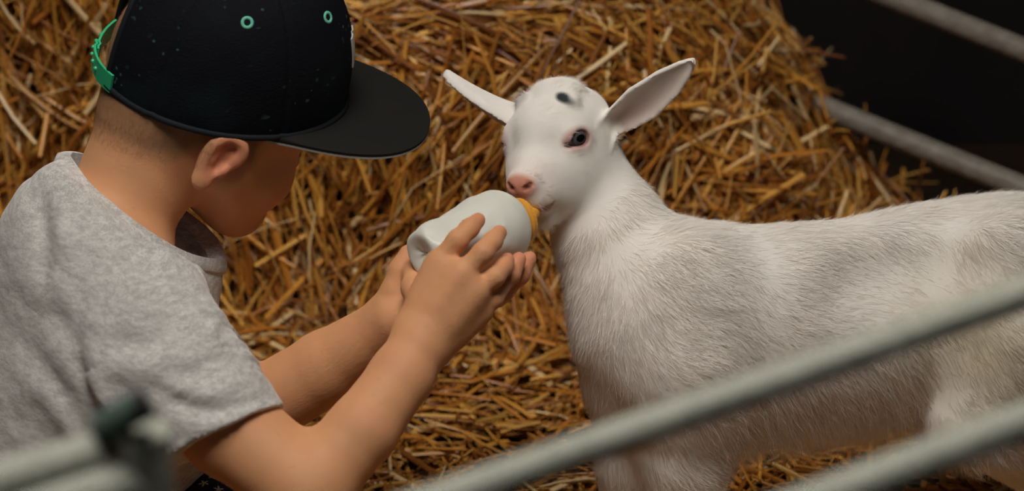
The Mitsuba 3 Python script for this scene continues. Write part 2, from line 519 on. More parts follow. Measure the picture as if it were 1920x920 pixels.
F = Field([-0.09, -0.13, -0.004], [0.56, 0.32, 0.53], 0.00175)
B = lambda px, py, w, r, k=0.03: F.ell(P(px, py, w), r, GR, k)
B(1262, 606, 0.075, (0.072, 0.056, 0.083))
B(1400, 622, 0.090, (0.105, 0.066, 0.087))
B(1590, 606, 0.115, (0.115, 0.069, 0.086))
B(1770, 535, 0.140, (0.100, 0.056, 0.072))
B(1890, 522, 0.155, (0.070, 0.054, 0.066))
B(1203, 620, 0.070, (0.046, 0.048, 0.066))           # brisket
B(1290, 610, 0.045, (0.045, 0.030, 0.076))           # near shoulder
B(1310, 600, 0.118, (0.045, 0.030, 0.074))           # far shoulder
B(1875, 590, 0.105, (0.064, 0.034, 0.088))           # near thigh
B(1895, 570, 0.195, (0.064, 0.034, 0.088))
F.ell(P(1712, 520, 0.030), (0.060, 0.044, 0.032), GR, 0.035, 'sub')   # hollow of the flank
# neck
F.chain([P(1220, 560, 0.075), P(1146, 436, 0.070), P(1102, 325, 0.075)], [0.062, 0.043, 0.033], 0.022)
F.cone(P(1198, 590, 0.065), P(1112, 410, 0.066), 0.042, 0.022, 0.03)
# tail
F.chain([P(1985, 440, 0.165), P(2020, 440, 0.18), P(2045, 470, 0.19)], [0.016, 0.013, 0.007], 0.02)
# legs
front_near = leg_points(P(1283, 700, 0.050), [(0, 0.0, 0), (0.075, 0.003, 0), (0.125, -0.004, 0), (0.185, 0.002, 0), (0.222, -0.004, 0)])
front_far = leg_points(P(1190, 745, 0.105), [(0, 0.0, 0), (0.06, -0.004, 0), (0.12, -0.008, 0), (0.185, 0.0, 0), (0.222, -0.004, 0)])
hind_near = leg_points(P(1905, 640, 0.105), [(0, 0.0, 0), (0.07, -0.035, 0.004), (0.155, 0.045, 0), (0.24, 0.03, 0), (0.275, 0.022, 0)])
hind_far = leg_points(P(1930, 620, 0.195), [(0, 0.0, 0), (0.07, -0.035, -0.004), (0.155, 0.045, 0), (0.24, 0.03, 0), (0.275, 0.022, 0)])
legs = [front_near, front_far, hind_near, hind_far]
for L, rr in zip(legs, ([0.037, 0.029, 0.022, 0.0145, 0.0155], [0.036, 0.024, 0.019, 0.0135, 0.0145], [0.05, 0.036, 0.018, 0.0135, 0.0145], [0.05, 0.036, 0.018, 0.0135, 0.0145])):
    foot = L[-1][2] - 0.016
    for q in range(1, len(L)):                       # let every leg reach the ground
        L[q] = L[q] + DOWN * foot * q / (len(L) - 1)
    F.chain(L, rr, 0.035)
# head
E_ = lambda c, r, k=0.012, op='add': F.ell(hd(*c), np.array(r) * 0.001, HR, k, op)
C_ = lambda a, b, ra, rb, k=0.014, op='add': F.cone(hd(*a), hd(*b), ra * 0.001, rb * 0.001, k, op)
E_((0, 4, 0), (39, 33, 42), 0.02)
E_((0, 13, 28), (27, 20, 26))
C_((0, -8, 35), (0, -20, 73), 25, 15)
C_((0, -38, 18), (0, -52, 58), 20, 11)
for s in (-1, 1):
    E_((s * 22, -24, 16), (17, 29, 30), 0.016)
    E_((s * 15, -28, 40), (13, 22, 26), 0.016)
    E_((s * 8, -32, 70), (9, 11, 13), 0.010)
    E_((s * 25, 4, 32), (11, 12, 14), 0.010)         # the bony rim of the eye
    E_((s * 19, 30, 21), (8, 6, 8), 0.006)           # horn buds
E_((0, -18, 82), (12.5, 9.0, 8.5), 0.006)
EYES = {}
for s in (-1, 1):
    look = unit(np.array([s * 0.87, 0.04, 0.49]))
    ez = unit(np.cross(look, [0, 1, 0])) * s         # along the lids, towards the nose
    EYES[s] = (np.array([s * 24.8, 4.0, 32.5 if s > 0 else 27.5]), look, ez, np.cross(ez, look) * s)
    c0, look, ez, ey = EYES[s]
    RR = np.stack([ez @ HR, ey @ HR, look @ HR])
    F.ell(hd(*(c0 + look * 11.5)), (0.0088, 0.0068, 0.0065), RR, 0.002, 'sub')
    F.ell(hd(*(c0 + look * 8.5 + ez * 7.5 - ey * 3.0)), (0.0085, 0.0030, 0.0055), RR, 0.002, 'sub')
for s in (-1, 1):
    C_((s * 4.8, -20.5, 91), (s * 9.0, -17.5, 86), 2.3, 1.7, 0.002, 'sub')
E_((2, 35, 5), (20, 9, 16), 0.010)                   # tuft on the poll
# mouth line
for s in (-1, 1):
    F.chain([hd(s * 4, -42, 84), hd(s * 12, -41, 75), hd(s * 15, -36.5, 68)], [0.0022, 0.0022, 0.0012], 0.002, 'sub')


def ear(base, tip, nrm, W, D):
    a, b = hd(*base), hd(*tip)
    L = np.linalg.norm(b - a)
    e1 = (b - a) / L
    n = unit(nrm[0] * HL + nrm[1] * HU + nrm[2] * HF)
    n = unit(n - e1 * (n @ e1))
    e2 = np.cross(n, e1)

    def fn(X, Y, Z):
        x, y, z = X - a[0], Y - a[1], Z - a[2]
        s = (x * e1[0] + y * e1[1] + z * e1[2]) / L
        t = x * e2[0] + y * e2[1] + z * e2[2]
        m = x * n[0] + y * n[1] + z * n[2]
        w = np.interp(s, [-0.2, 0, 0.15, 0.4, 0.7, 0.88, 0.97, 1.0], np.array([0.4, 0.52, 0.78, 1, 0.80, 0.48, 0.2, 0.02])) * W
        dep = np.interp(s, [-0.2, 0, 0.35, 1], [1.6, 1.5, 1, 0.4]) * D
        q = np.clip(t / np.maximum(w, 1e-4), -1.3, 1.3)
        th = np.interp(s, [0, 1], [0.0034, 0.0024])
        off = (m + dep * (1 - q * q) - 0.25 * dep + 0.012 * s * s) * 0.8
        d = np.hypot(np.maximum(np.abs(t) - np.maximum(w - th, 0.0004), 0), off) - th
        return np.maximum(np.maximum(d, (s - 1) * L), (-0.12 - s) * L).astype(np.float32)
    F.apply(fn, np.minimum(a, b) - W, np.maximum(a, b) + W, 0.008)
    return a, b, e1, e2, n


EARS = [ear((37, 1, -4), (116, 46, -5), (0.05, -0.42, 0.9), 0.0165, 0.008), ear((-34, 2, -2), (-110, 37, -4), (-0.05, -0.86, 0.50), 0.0205, 0.012)]
goat = F.mesh(3)
gv, gn = np.array(goat.vertices), vnormals(goat)

FUR_WHITE = np.array([0.81, 0.765, 0.71])


def blob(q, c, r, soft=0.35):
    """1 inside the ellipsoid (head coordinates, mm), fading to 0 at its edge."""
    d = np.linalg.norm((q - np.array(c)) / np.array(r), axis=-1)
    return np.clip((1 + soft - d) / (2 * soft), 0, 1)


def lerp(a, b, t):
    return a * (1 - t[..., None]) + np.asarray(b) * t[..., None]


def goat_colour(p, n):
    q = hloc(p)
    c = np.tile(FUR_WHITE, (len(p), 1)) * (0.94 + 0.12 * meshkit.fbm(p * 40, 2, 4))[:, None]
    pink = np.array([0.58, 0.25, 0.17])
    c = lerp(c, [0.72, 0.55, 0.49], 0.45 * blob(q, (0, -20, 74), (22, 16, 22), 0.5))
    c = lerp(c, pink, blob(q, (0, -18, 88), (13.5, 9.0, 11), 0.22))
    c = lerp(c, [0.50, 0.25, 0.2], 0.8 * blob(q, (0, -42, 76), (18, 3.5, 18), 0.4))
    for s in (-1, 1):
        c = lerp(c, [0.10, 0.035, 0.03], blob(q, (s * 7, -19, 90), (3.2, 1.7, 6), 0.3))
        c0, look, ez, ey = EYES[s]
        m = c0 + look * 9.5 + ez * 3.0
        d = np.sqrt((((q - m) @ ez) / 15) ** 2 + (((q - m) @ ey) / 10) ** 2 + (((q - m) @ look) / 9) ** 2)
        c = lerp(c, [0.50, 0.28, 0.25], np.clip((1.15 - d) / 0.5, 0, 0.9))
        d = np.sqrt((((q - c0 - look * 9) @ ez) / 8.6) ** 2 + (((q - c0 - look * 9) @ ey) / 6.6) ** 2 + (((q - m) @ look) / 12) ** 2)
        c = lerp(c, [0.20, 0.09, 0.08], np.clip((1.1 - d) / 0.2, 0, 0.9))
    qb = q - [18, 33, 25]
    qb = np.stack([qb[:, 0] * 0.86 - qb[:, 1] * 0.5, qb[:, 0] * 0.5 + qb[:, 1] * 0.86, qb[:, 2]], -1)
    c = lerp(c, [0.03, 0.038, 0.040], blob(qb, (0, 0, 0), (8.5, 3.8, 6.0), 0.25))
    c = lerp(c, [0.30, 0.27, 0.25], 0.6 * blob(q, (-20, 33, 25), (6, 5, 6), 0.4))
    for a, b, e1, e2, en in EARS:
        x = p - a
        s = (x @ e1) / np.linalg.norm(b - a)
        inner = np.clip((n @ en) * 2.2, 0, 1) * (s > 0.0) * (s < 1.05) * (np.abs(x @ e2) < 0.03) * (np.abs(x @ en) < 0.016) * np.clip((s - 0.04) / 0.08, 0, 1)
        hollow = np.clip(1.15 - np.abs(x @ e2 + 0.003) / 0.015, 0, 1) * np.clip(1.25 - s * 0.8, 0, 1)
        c = lerp(c, [0.50, 0.345, 0.30], 0.85 * inner * hollow)
    stain = np.exp(-(np.linalg.norm((p - P(1840, 640, 0.07)) / [0.05, 0.08, 0.05], axis=1)) ** 2)
    return lerp(c, [0.55, 0.47, 0.26], 0.6 * stain)


mat('goat_skin_mat', principled(VCOL, 0.75, 0.15))
mat('goat_fur_mat', principled(VCOL, 0.65, 0.2))
scene['kid_goat'] = mikit.ply(goat, 'goat_skin_mat', smooth=True, color=np.clip(goat_colour(gv, gn), 0, 1))
labels['kid_goat'] = {'label': 'small white kid goat drinking from the bottle, its ears spread wide', 'category': 'goat'}

# eyes
mat('eye_mat', principled(VCOL, 0.05, 0.05))
for s in (1, -1):
    e = trimesh.creation.icosphere(subdivisions=5, radius=0.0098)
    v = np.array(e.vertices)
    c0, look, ez, _ = EYES[s]
    cosr = unit(v) @ look
    ang = np.degrees(np.arccos(np.clip(cosr, -1, 1)))
    h1, h2 = unit(v) @ ez, (unit(v) @ np.cross(ez, look))
    c = np.tile([0.10, 0.075, 0.07], (len(v), 1))
    c = lerp(c, [0.085, 0.085, 0.088], np.clip((46 - ang) / 4, 0, 1))
    c = lerp(c, [0.03, 0.028, 0.028], np.clip(1 - np.abs(ang - 45) / 7, 0, 1))
    c = lerp(c, [0.004, 0.004, 0.005], np.clip((1 - np.sqrt((h1 / 0.47) ** 2 + (h2 / 0.34) ** 2)) * 5, 0, 1))
    e.vertices = HC + (0.001 * c0 + v) @ HR
    scene['kid_goat__eye' + ('' if s == 1 else '_001')] = mikit.ply(e, 'eye_mat', smooth=True, color=c)
    labels['kid_goat__eye' + ('' if s == 1 else '_001')] = {'label': 'grey eye with dark pupil'}

# hooves
mat('hoof_mat', principled((0.16, 0.12, 0.085), 0.5, 0.4))
for i, L in enumerate(legs):
    parts = []
    for s in (-1, 1):
        h = Field(L[-1] * [1, 1, 0] + [-0.035, -0.035, -0.002], L[-1] * [1, 1, 0] + [0.035, 0.035, 0.04], 0.002)
        base = L[-1] * [1, 1, 0]
        h.cone(base + GS * s * 0.0075 - GL * 0.010 + [0, 0, 0.009], base + GS * s * 0.0065 + GL * 0.004 + [0, 0, 0.024], 0.009, 0.0085, 0.006)
        h.cone(base + GS * s * 0.0075 + GL * 0.006 + [0, 0, 0.009], base + GS * s * 0.0065 + GL * 0.004 + [0, 0, 0.024], 0.009, 0.0085, 0.006)
        parts.append(h.mesh(2))
    scene[numbered_fast('kid_goat__hoof')] = mikit.ply(trimesh.util.concatenate(parts), 'hoof_mat', smooth=True)

# coat
def coat(n, seed):
    g = np.random.default_rng(seed)
    pts, fi = trimesh.sample.sample_surface(goat, n, seed=seed)
    bary = trimesh.triangles.points_to_barycentric(goat.triangles[fi], pts)
    nr = unit((gn[goat.faces[fi]] * bary[..., None]).sum(1))
    nr0 = nr
    q = hloc(pts)
    head = np.clip(1 - (np.linalg.norm((q - [0, -8, 22]) / [55, 62, 66], axis=1) - 0.9) / 0.25, 0, 1)
    earish = np.zeros(n)
    for a, b, e1, e2, en in EARS:
        x = pts - a
        s = (x @ e1) / np.linalg.norm(b - a)
        on = ((s > 0.06) & (s < 1.1) & (np.linalg.norm(x - (x @ e1)[:, None] * e1, axis=1) < 0.028)).astype(float)
        earish = np.maximum(earish, on)
    legz = np.clip((0.17 - pts[:, 2]) / 0.05, 0, 1)
    d = GL * 0.75 + DOWN * 0.55
    d = np.tile(d, (n, 1))
    neck = np.clip((P(1260, 460, 0.07)[0] - pts[:, 0]) / 0.06, 0, 1)[:, None]
    d = d * (1 - neck) + (DOWN * 0.95 + GL * 0.25 - 0.2 * GS) * neck
    d = d * (1 - head[:, None]) + (-HF * 0.9 - 0.25 * HU + np.sign(q[:, :1]) * HL * 0.4) * head[:, None]
    for a, b, e1, e2, en in EARS[:1]:
        pass
    e_dir = np.where((q[:, 0] > 0)[:, None], EARS[0][2], EARS[1][2])
    d = d * (1 - earish[:, None]) + e_dir * earish[:, None]
    d = d * (1 - legz[:, None]) + DOWN * legz[:, None]
    # locks: noise drawn out along the lie of the hair
    du = unit(d - nr * (d * nr).sum(1)[:, None])
    sd = np.cross(nr, du)
    fr = np.stack([(pts * du).sum(1) * 55, (pts * sd).sum(1) * 300, pts[:, 2] * 40], -1)
    streak = np.clip(meshkit.noise(fr, 7) * 0.6 + meshkit.noise(fr * [1.7, 2.1, 1.3], 8) * 0.4, 0, 1)
    # swirls
    sw = (meshkit.fbm(pts * 22, 2, 31) - 0.5)[:, None]
    d = unit(d) + sw * 1.3 * np.cross(nr, unit(d)) + g.normal(size=(n, 3)) * 0.13
    d = d - nr * (d * nr).sum(1)[:, None]
    under = np.clip(-nr[:, 2] * 1.6 + 0.25, 0, 1) * (1 - head) * np.clip((pts[:, 0] - 0.10) / 0.05, 0, 1) * np.clip((pts[:, 2] - 0.16) / 0.03, 0, 1)
    d = unit(d) * (1 - under[:, None]) + unit(DOWN + GL * 0.45 + 0.25 * g.normal(size=(n, 3))) * under[:, None]
    d = unit(unit(d) + nr * g.uniform(0.05, 0.20, n)[:, None])
    ln = 0.017 + 0.012 * under - 0.003 * legz
    ln = ln * (1 - head) + (0.0068 + 0.004 * np.clip((q[:, 1] - 22) / 12, 0, 1)) * head
    ln = ln * (1 - earish) + 0.0028 * earish
    ln = ln * g.uniform(0.55, 1.2, n)
    nose = blob(q, (0, -20, 88), (15, 11, 12), 0.1)
    qb = q - [18, 33, 25]
    nose = np.maximum(nose, 0.9 * blob(np.stack([qb[:, 0] * 0.86 - qb[:, 1] * 0.5, qb[:, 0] * 0.5 + qb[:, 1] * 0.86, qb[:, 2]], -1), (-1, 0.5, 1), (10, 5, 8), 0.15))
    for s in (-1, 1):
        c0, look, ez, ey = EYES[s]
        nose = np.maximum(nose, blob(np.stack([(q - c0 - look * 9 - ez * 1.5) @ k for k in (ez, ey, look)], -1), (0, 0, 0), (12, 8, 8), 0.1))
    keep = (nose < 0.5) & (pts[:, 2] > 0.03) & ~((np.abs(q[:, 0]) < 18) & (q[:, 1] < -35) & (q[:, 1] > -48) & (q[:, 2] > 52))
    wd = np.where(head + earish > 0.5, 0.00030, 0.00042) * g.uniform(0.7, 1.2, n)
    col = goat_colour(pts, nr) * g.uniform(0.90, 1.10, (n, 1)) * (0.89 + 0.24 * streak)[:, None]
    nr = unit(nr + (0.13 - 0.02 * head[:, None]) * g.normal(size=(n, 3)) + 0.50 * (1 - head[:, None]) * (meshkit.fbm(np.stack([pts[:, 0] * 55, pts[:, 1] * 130, pts[:, 2] * 130], -1), 2, 5)[:, None] - 0.5) * np.cross(unit(d), nr) * 2)
    nr = unit(nr + 0.9 * under[:, None] * GS)
    return [a[keep] for a in (pts - nr0 * 0.0006, nr, d, ln, wd, col)]


rp, rn, rd, rl, rw, rc = coat(230000, 41)
V_, F_, N_ = strands(rp, rn, rd, rl, rw, 42, bend=0.12)
scene['kid_goat__coat'] = ply_n(trimesh.Trimesh(V_, F_, process=False), N_, 'goat_fur_mat', np.clip(np.repeat(rc, 6, 0), 0, 1))
labels['kid_goat__coat'] = {'kind': 'stuff', 'label': 'short soft white hair'}

# ------------------------------------------------------------------ the boy
BY = math.radians(33)                                  # the way his chest faces, turned away from the camera
bF, bR = np.array([math.cos(BY), math.sin(BY), 0]), np.array([math.sin(BY), -math.cos(BY), 0])


def head_axes(yaw, pitch, roll=0.0):
    a, q = math.radians(yaw), math.radians(pitch)
    f = np.array([math.cos(q) * math.cos(a), math.cos(q) * math.sin(a), -math.sin(q)])
    r = np.array([math.sin(a), -math.cos(a), 0])
    u = np.cross(r, f)
    c, s = math.cos(math.radians(roll)), math.sin(math.radians(roll))
    return np.stack([r * c - u * s, u * c + r * s, f])  # rows: his right, up, forward


KR = head_axes(36, 30)
KC = P(408, 138, 0.004)


QRB = head_axes(4, 12, 11)
QB = P(415, 147, 0.0) + np.array([0, 0.012, -0.027]) @ QRB


def kd(x, y, z):
    return KC + 0.001 * np.array([x, y, z]) @ KR


def kloc(p):
    return (np.asarray(p) - KC) @ KR.T * 1000


BF = Field([-0.46, -0.30, -0.004], [0.05, 0.21, 0.58], 0.0019)
KE = lambda c, r, k=0.012, op='add', R=None: BF.ell(kd(*c), np.array(r) * 0.001, KR if R is None else R, k, op)
KCN = lambda a, b, ra, rb, k=0.012, op='add': BF.cone(kd(*a), kd(*b), ra * 0.001, rb * 0.001, k, op)
# skull and face
KE((0, 0, 0), (66, 76, 82))
KE((0, -22, 30), (57, 55, 57), 0.02)
KE((0, -60, 42), (44, 46, 44), 0.02)
for s in (-1, 1):
    KCN((s * 50, -62, 8), (s * 12, -97, 62), 20, 17, 0.02)
    KE((s * 32, -60, 53), (25, 25, 25), 0.014)
    KE((s * 30, -2, 76), (20, 7, 10), 0.012)           # brow
    KE((s * 31, -17, 86), (15, 8, 9), 0.008, 'sub')    # eye sockets
    KE((s * 31, -17, 73), (13, 10, 11), 0.004)         # lids
KCN((0, -14, 82), (0, -42, 94), 6, 9, 0.010)           # nose
for s in (-1, 1):
    KE((s * 9, -45, 90), (7, 6, 8), 0.006)
KE((0, -64, 87), (19, 5, 8), 0.006)                    # lips
KE((0, -72, 85), (16, 5, 8), 0.006)
KCN((-20, -68, 92), (20, -68, 92), 1.6, 1.6, 0.003, 'sub')
KE((0, -93, 74), (17, 13, 14), 0.014)                  # chin
# ears: plate, rolled rim, lobe, hollow
for s in (-1, 1):
    er = unit(KR[0] * s * 0.90 - KR[2] * 0.50)         # outwards
    eu = unit(KR[1] + KR[2] * 0.42); eu = unit(eu - er * (eu @ er))
    ef = np.cross(eu, er) * s
    ER = np.stack([er, eu, ef])
    if ef @ KR[2] < 0:
        ER[2] *= -1
    ec = kd(s * 68, -56, -15)
    ep = lambda o, u, f: ec + 0.001 * (o * 0.9 * ER[0] + u * 0.86 * ER[1] + f * 0.80 * ER[2])
    BF.ell(ep(4, 4, -3), (0.0046, 0.0195, 0.0120), ER, 0.006)
    ring = [ep(2, 6, 11), ep(7, 19, 10), ep(10, 26, 1), ep(11, 22, -11), ep(11, 9, -17), ep(9, -6, -14), ep(6, -17, -7), ep(3, -24, 1)]
    BF.chain(catmull(ring, 15), [0.0035] * 15, 0.003)
    BF.ell(ep(4, -21, -1), (0.0045, 0.0085, 0.0075), ER, 0.005)
    BF.ell(ep(9, 0, -1), (0.0054, 0.0105, 0.0062), ER, 0.003, 'sub')
    BF.ell(ep(9, 14, -3), (0.0033, 0.0060, 0.0050), ER, 0.003, 'sub')
    BF.chain([ep(5, 10, -10), ep(6, -2, -9), ep(5, -12, -4)], [0.003, 0.003, 0.003], 0.003)
    BF.ell(ep(4, -3, 8), (0.0040, 0.0050, 0.0035), ER, 0.003)
BF.ell(QB, (0.060, 0.066, 0.058), QRB, 0.02)       # back of the head
# neck and trunk
BF.chain([kd(0, -56, -36), P(250, 345, -0.005), P(206, 450, 0.0)], [0.043, 0.0405, 0.041], 0.025)
NECK0, NECK1 = P(250, 350, -0.005), P(205, 450, 0.0)
TR = np.stack([bR, bF, [0, 0, 1.0]])
SH_N, SH_F = P(300, 622, -0.105), P(285, 560, 0.085)
BF.ell(P(185, 660, 0.0), (0.094, 0.062, 0.12), TR, 0.03)
BF.ell(P(150, 880, 0.01), (0.090, 0.066, 0.11), TR, 0.03)
BF.chain([P(215, 475, -0.005), SH_N], [0.036, 0.030], 0.02)
BF.chain([P(215, 475, 0.005), SH_F], [0.036, 0.030], 0.02)
# near (right) arm
EL_N, WR_N = P(578, 918, -0.150), P(796, 632, -0.108)
BF.chain([SH_N, P(428, 800, -0.135), EL_N], [0.032, 0.0345, 0.0315], 0.02)
BF.chain([EL_N, P(680, 805, -0.140), P(752, 705, -0.120), WR_N], [0.0300, 0.0255, 0.0232, 0.0205], 0.012)
# far (left) arm
EL_F, WR_F = P(470, 775, 0.020), P(738, 602, -0.030)
BF.chain([SH_F, EL_F], [0.030, 0.031], 0.02)
BF.chain([EL_F, P(612, 688, 0.0), WR_F], [0.031, 0.0280, 0.0205], 0.012)


def hand(W, knuckles, fingers, thumb, palm_r=0.0105):
    mid = np.mean(knuckles, 0)
    root = [W + (K - mid) * 0.50 for K in knuckles]
    BF.cone(W, W * 0.5 + mid * 0.5, 0.0200, 0.0125, 0.012)
    for a, K in zip(root, knuckles):
        BF.chain([a, K], [0.0125, palm_r * 0.84], 0.008)
    for t in (0.0, 0.2, 0.4, 0.6):
        row = [K * (1 - t) + a * t for a, K in zip(root, knuckles)]
        for p, q in zip(row, row[1:]):
            BF.cone(p, q, palm_r * (0.80 + 0.35 * t), palm_r * (0.80 + 0.35 * t), 0.008)
    for pts, rr in fingers:
        BF.chain(pts, rr, 0.0018)
    BF.chain(*thumb, 0.010)


FR = [0.0084, 0.0075, 0.0069, 0.0058]
KN = [P(824, 492, -0.106), P(866, 514, -0.115), P(890, 545, -0.113), P(900, 580, -0.102)]
hand(WR_N, KN,
     [([KN[0], P(858, 450, -0.109), P(880, 428, -0.100), P(896, 413, -0.091)], FR),
      ([KN[1], P(906, 473, -0.117), P(924, 452, -0.106), P(936, 436, -0.095)], FR),
      ([KN[2], P(928, 518, -0.112), P(944, 500, -0.101), P(951, 487, -0.090)], [r * 0.95 for r in FR]),
      ([KN[3], P(926, 560, -0.102), P(938, 540, -0.090), P(942, 524, -0.080)], [r * 0.86 for r in FR])],
     ([P(798, 590, -0.090), P(778, 540, -0.066), P(778, 512, -0.046), P(788, 486, -0.034)], [0.0120, 0.0098, 0.0086, 0.0070]))
KM = [P(868, 566, -0.066), P(868, 574, -0.050), P(862, 580, -0.034), P(852, 584, -0.020)]
hand(WR_F, KM,
     [([KM[0], P(930, 546, -0.078), P(958, 514, -0.080), P(973, 486, -0.076)], [r * 0.98 for r in FR]),
      ([KM[1], P(942, 548, -0.060), P(976, 514, -0.062), P(992, 485, -0.060)], FR),
      ([KM[2], P(932, 556, -0.040), P(966, 520, -0.038), P(984, 492, -0.036)], FR),
      ([KM[3], P(910, 560, -0.020), P(938, 528, -0.014), P(952, 503, -0.012)], [r * 0.88 for r in FR])],
     ([P(744, 592, -0.030), P(747, 546, -0.034), P(753, 508, -0.034), P(766, 476, -0.032)], [0.0185, 0.0125, 0.0095, 0.0074]))
# hips and legs: he squats
HIP = {s: P(140, 1010, 0.01) + bR * s * 0.055 for s in (1, -1)}
KNEE = {1: P(385, 1010, -0.010), -1: P(430, 960, 0.13)}
ANK = {}
for s in (1, -1):
    k = KNEE[s]
    ANK[s] = np.array([k[0] - 0.045, k[1] - 0.02, 0.055])
    BF.chain([HIP[s], k], [0.062, 0.040], 0.03)
    BF.chain([k, (k + ANK[s]) / 2 + bF * -0.012, ANK[s]], [0.038, 0.034, 0.023], 0.012)
    BF.cone(ANK[s] - [0, 0, 0.015], ANK[s] + bF * 0.10 - [0, 0, 0.035], 0.022, 0.014, 0.012)
body = BF.mesh(3)
bv, bn = np.array(body.vertices), vnormals(body)
TIPS = [P(899, 411, -0.088), P(938, 433, -0.092), P(954, 481, -0.089), P(976, 478, -0.076), P(997, 478, -0.060), P(788, 486, -0.034), P(984, 492, -0.036)]


def scalp(q):
    """How much a point of the head (local mm) is covered with cropped hair."""
    x, y, z = q[..., 0], q[..., 1], q[..., 2]
    line = np.interp(z, [-100, -60, -35, -18, -6, 4, 14, 24, 60], [-74, -74, -64, -46, -28, -38, -44, -18, 18])
    return np.clip((y - line + 9) / 18, 0, 1) * (np.abs(x) > -1)


def skin_colour(p):
    q = kloc(p)
    inhead = (np.linalg.norm(q, axis=1) < 150) & (q[:, 1] > -95)
    c = np.tile([0.63, 0.305, 0.147], (len(p), 1)) * (0.93 + 0.14 * meshkit.fbm(p * 35, 3, 6))[:, None]
    red = 0.5 * np.clip((meshkit.fbm(p * 55, 2, 16) - 0.5) * 3, 0, 1) * 0.5
    for t in TIPS:
        red = np.maximum(red, 0.75 * np.exp(-(np.linalg.norm(p - t, axis=1) / (0.022 if project(t)[0] > 960 else 0.014)) ** 2))
    for s in (1, -1):
        red = np.maximum(red, 0.85 * np.exp(-(np.linalg.norm((q - [s * 78, -54, -15]) / [14, 28, 22], axis=1)) ** 4))
        red = np.maximum(red, 0.40 * np.exp(-(np.linalg.norm((q - [s * 46, -55, 62]) / 26, axis=1)) ** 2))
    c = lerp(c, [0.66, 0.245, 0.14], red)
    lips = np.exp(-(np.linalg.norm((q - [0, -68, 92]) / [20, 8, 12], axis=1)) ** 4)
    c = lerp(c, [0.5, 0.17, 0.13], 0.8 * lips)
    brow = np.maximum(*[np.exp(-(np.linalg.norm((q - [s * 31, 0, 84]) / [18, 4, 12], axis=1)) ** 4) for s in (1, -1)])
    hair = np.maximum(scalp(q) * inhead * np.clip((1.50 - np.linalg.norm(q / [66, 76, 82], axis=1)) / 0.3, 0, 1) * (np.linalg.norm((q - [np.sign(q[:, :1]) * 80, -44, -12] if False else q - np.stack([np.sign(q[:, 0]) * 80, 0 * q[:, 0] - 42, 0 * q[:, 0] - 12], -1)) / [14, 30, 20], axis=1) > 1), brow)
    freckle = np.clip((meshkit.noise(p * 260, 3) - 0.86) * 9, 0, 1) * (1 - hair)
    c = lerp(c, [0.34, 0.16, 0.09], 0.18 * freckle)
    return lerp(c, [0.21, 0.11, 0.058], 0.80 * hair)


mat('skin_mat', bumped(principled(VCOL, 0.58, 0.25), lambda p, n, uv: mikit.fbm(p.x * 900, p.y * 900, p.z * 900), 0.00025))
scene['person'] = mikit.ply(body, 'skin_mat', smooth=True, color=np.clip(skin_colour(bv), 0, 1))
labels['person'] = {'label': 'boy in a grey t-shirt and dark cap squatting and holding out the feeding bottle', 'category': 'person'}
for s in (1, -1):
    e = trimesh.creation.icosphere(subdivisions=3, radius=0.0112)
    v = np.array(e.vertices)
    ang = np.degrees(np.arccos(np.clip(unit(v) @ KR[2], -1, 1)))
    c = lerp(np.tile([0.7, 0.66, 0.62], (len(v), 1)), [0.10, 0.06, 0.03], np.clip((30 - ang) / 5, 0, 1))
    c = lerp(c, [0.005, 0.005, 0.005], np.clip((13 - ang) / 4, 0, 1))
    e.vertices = kd(s * 31, -18, 74) + v
    scene[numbered_fast('person__eye')] = mikit.ply(e, 'eye_mat', smooth=True, color=c)

# cropped hair below the cap
mat('hair_mat', principled(VCOL, 0.55, 0.3))
g = np.random.default_rng(51)
pts, fi = trimesh.sample.sample_surface(body, 600000, seed=51)
nr = unit(bn[body.faces[fi, 0]])
q = kloc(pts)
on = (scalp(q) > g.random(len(q)) + 0.15) & (np.linalg.norm(q / [66, 76, 82], axis=1) < 1.40) & (q[:, 1] > -92)
on &= (np.linalg.norm((q - np.stack([np.sign(q[:, 0]) * 80, 0 * q[:, 0] - 42, 0 * q[:, 0] - 12], -1)) / [16, 32, 22], axis=1) > 1)
pts, nr = pts[on], nr[on]
d = np.tile(-KR[1] * 0.9 - KR[2] * 0.35, (len(pts), 1)) + g.normal(size=pts.shape) * 0.25
d = unit(d - nr * (d * nr).sum(1)[:, None])
d = unit(d + nr * g.uniform(0.25, 0.6, len(pts))[:, None])
hc = np.array([[0.26, 0.145, 0.075]]) * g.uniform(0.7, 1.5, (len(pts), 1))
V_, F_, N_ = strands(pts - nr * 0.0005, nr, d, 0.006 * g.uniform(0.6, 1.3, len(pts)), np.full(len(pts), 0.00020), 52, segs=1)
scene['person__hair'] = ply_n(trimesh.Trimesh(V_, F_, process=False), N_, 'hair_mat', np.clip(np.repeat(hc, 4, 0), 0, 1))
labels['person__hair'] = {'kind': 'stuff', 'label': 'cropped brown hair'}

# ---- t-shirt
COLLAR = np.array([P(132, 306, 0.000), P(158, 342, -0.030), P(205, 388, -0.048), P(255, 428, -0.052), P(318, 468, -0.036), P(365, 486, -0.008), P(402, 487, 0.026), P(392, 452, 0.048),
                   P(340, 406, 0.056), P(255, 348, 0.058), P(180, 312, 0.045), P(140, 301, 0.020)])
loop = catmull(np.vstack([COLLAR[-2:], COLLAR, COLLAR[:2]]), 16 * 15)[16 * 2:-16 * 2 + 8]
loop = catmull(np.vstack([COLLAR, COLLAR[:1]]), 181)[:-1]
cc = loop.mean(0)
_, _, vt = np.linalg.svd(loop - cc)
cn_ = vt[2] if vt[2][2] > 0 else -vt[2]
cx_, cy_ = vt[0], np.cross(cn_, vt[0])
lth = np.arctan2((loop - cc) @ cy_, (loop - cc) @ cx_)
lrr = np.hypot((loop - cc) @ cx_, (loop - cc) @ cy_)
lhh = (loop - cc) @ cn_
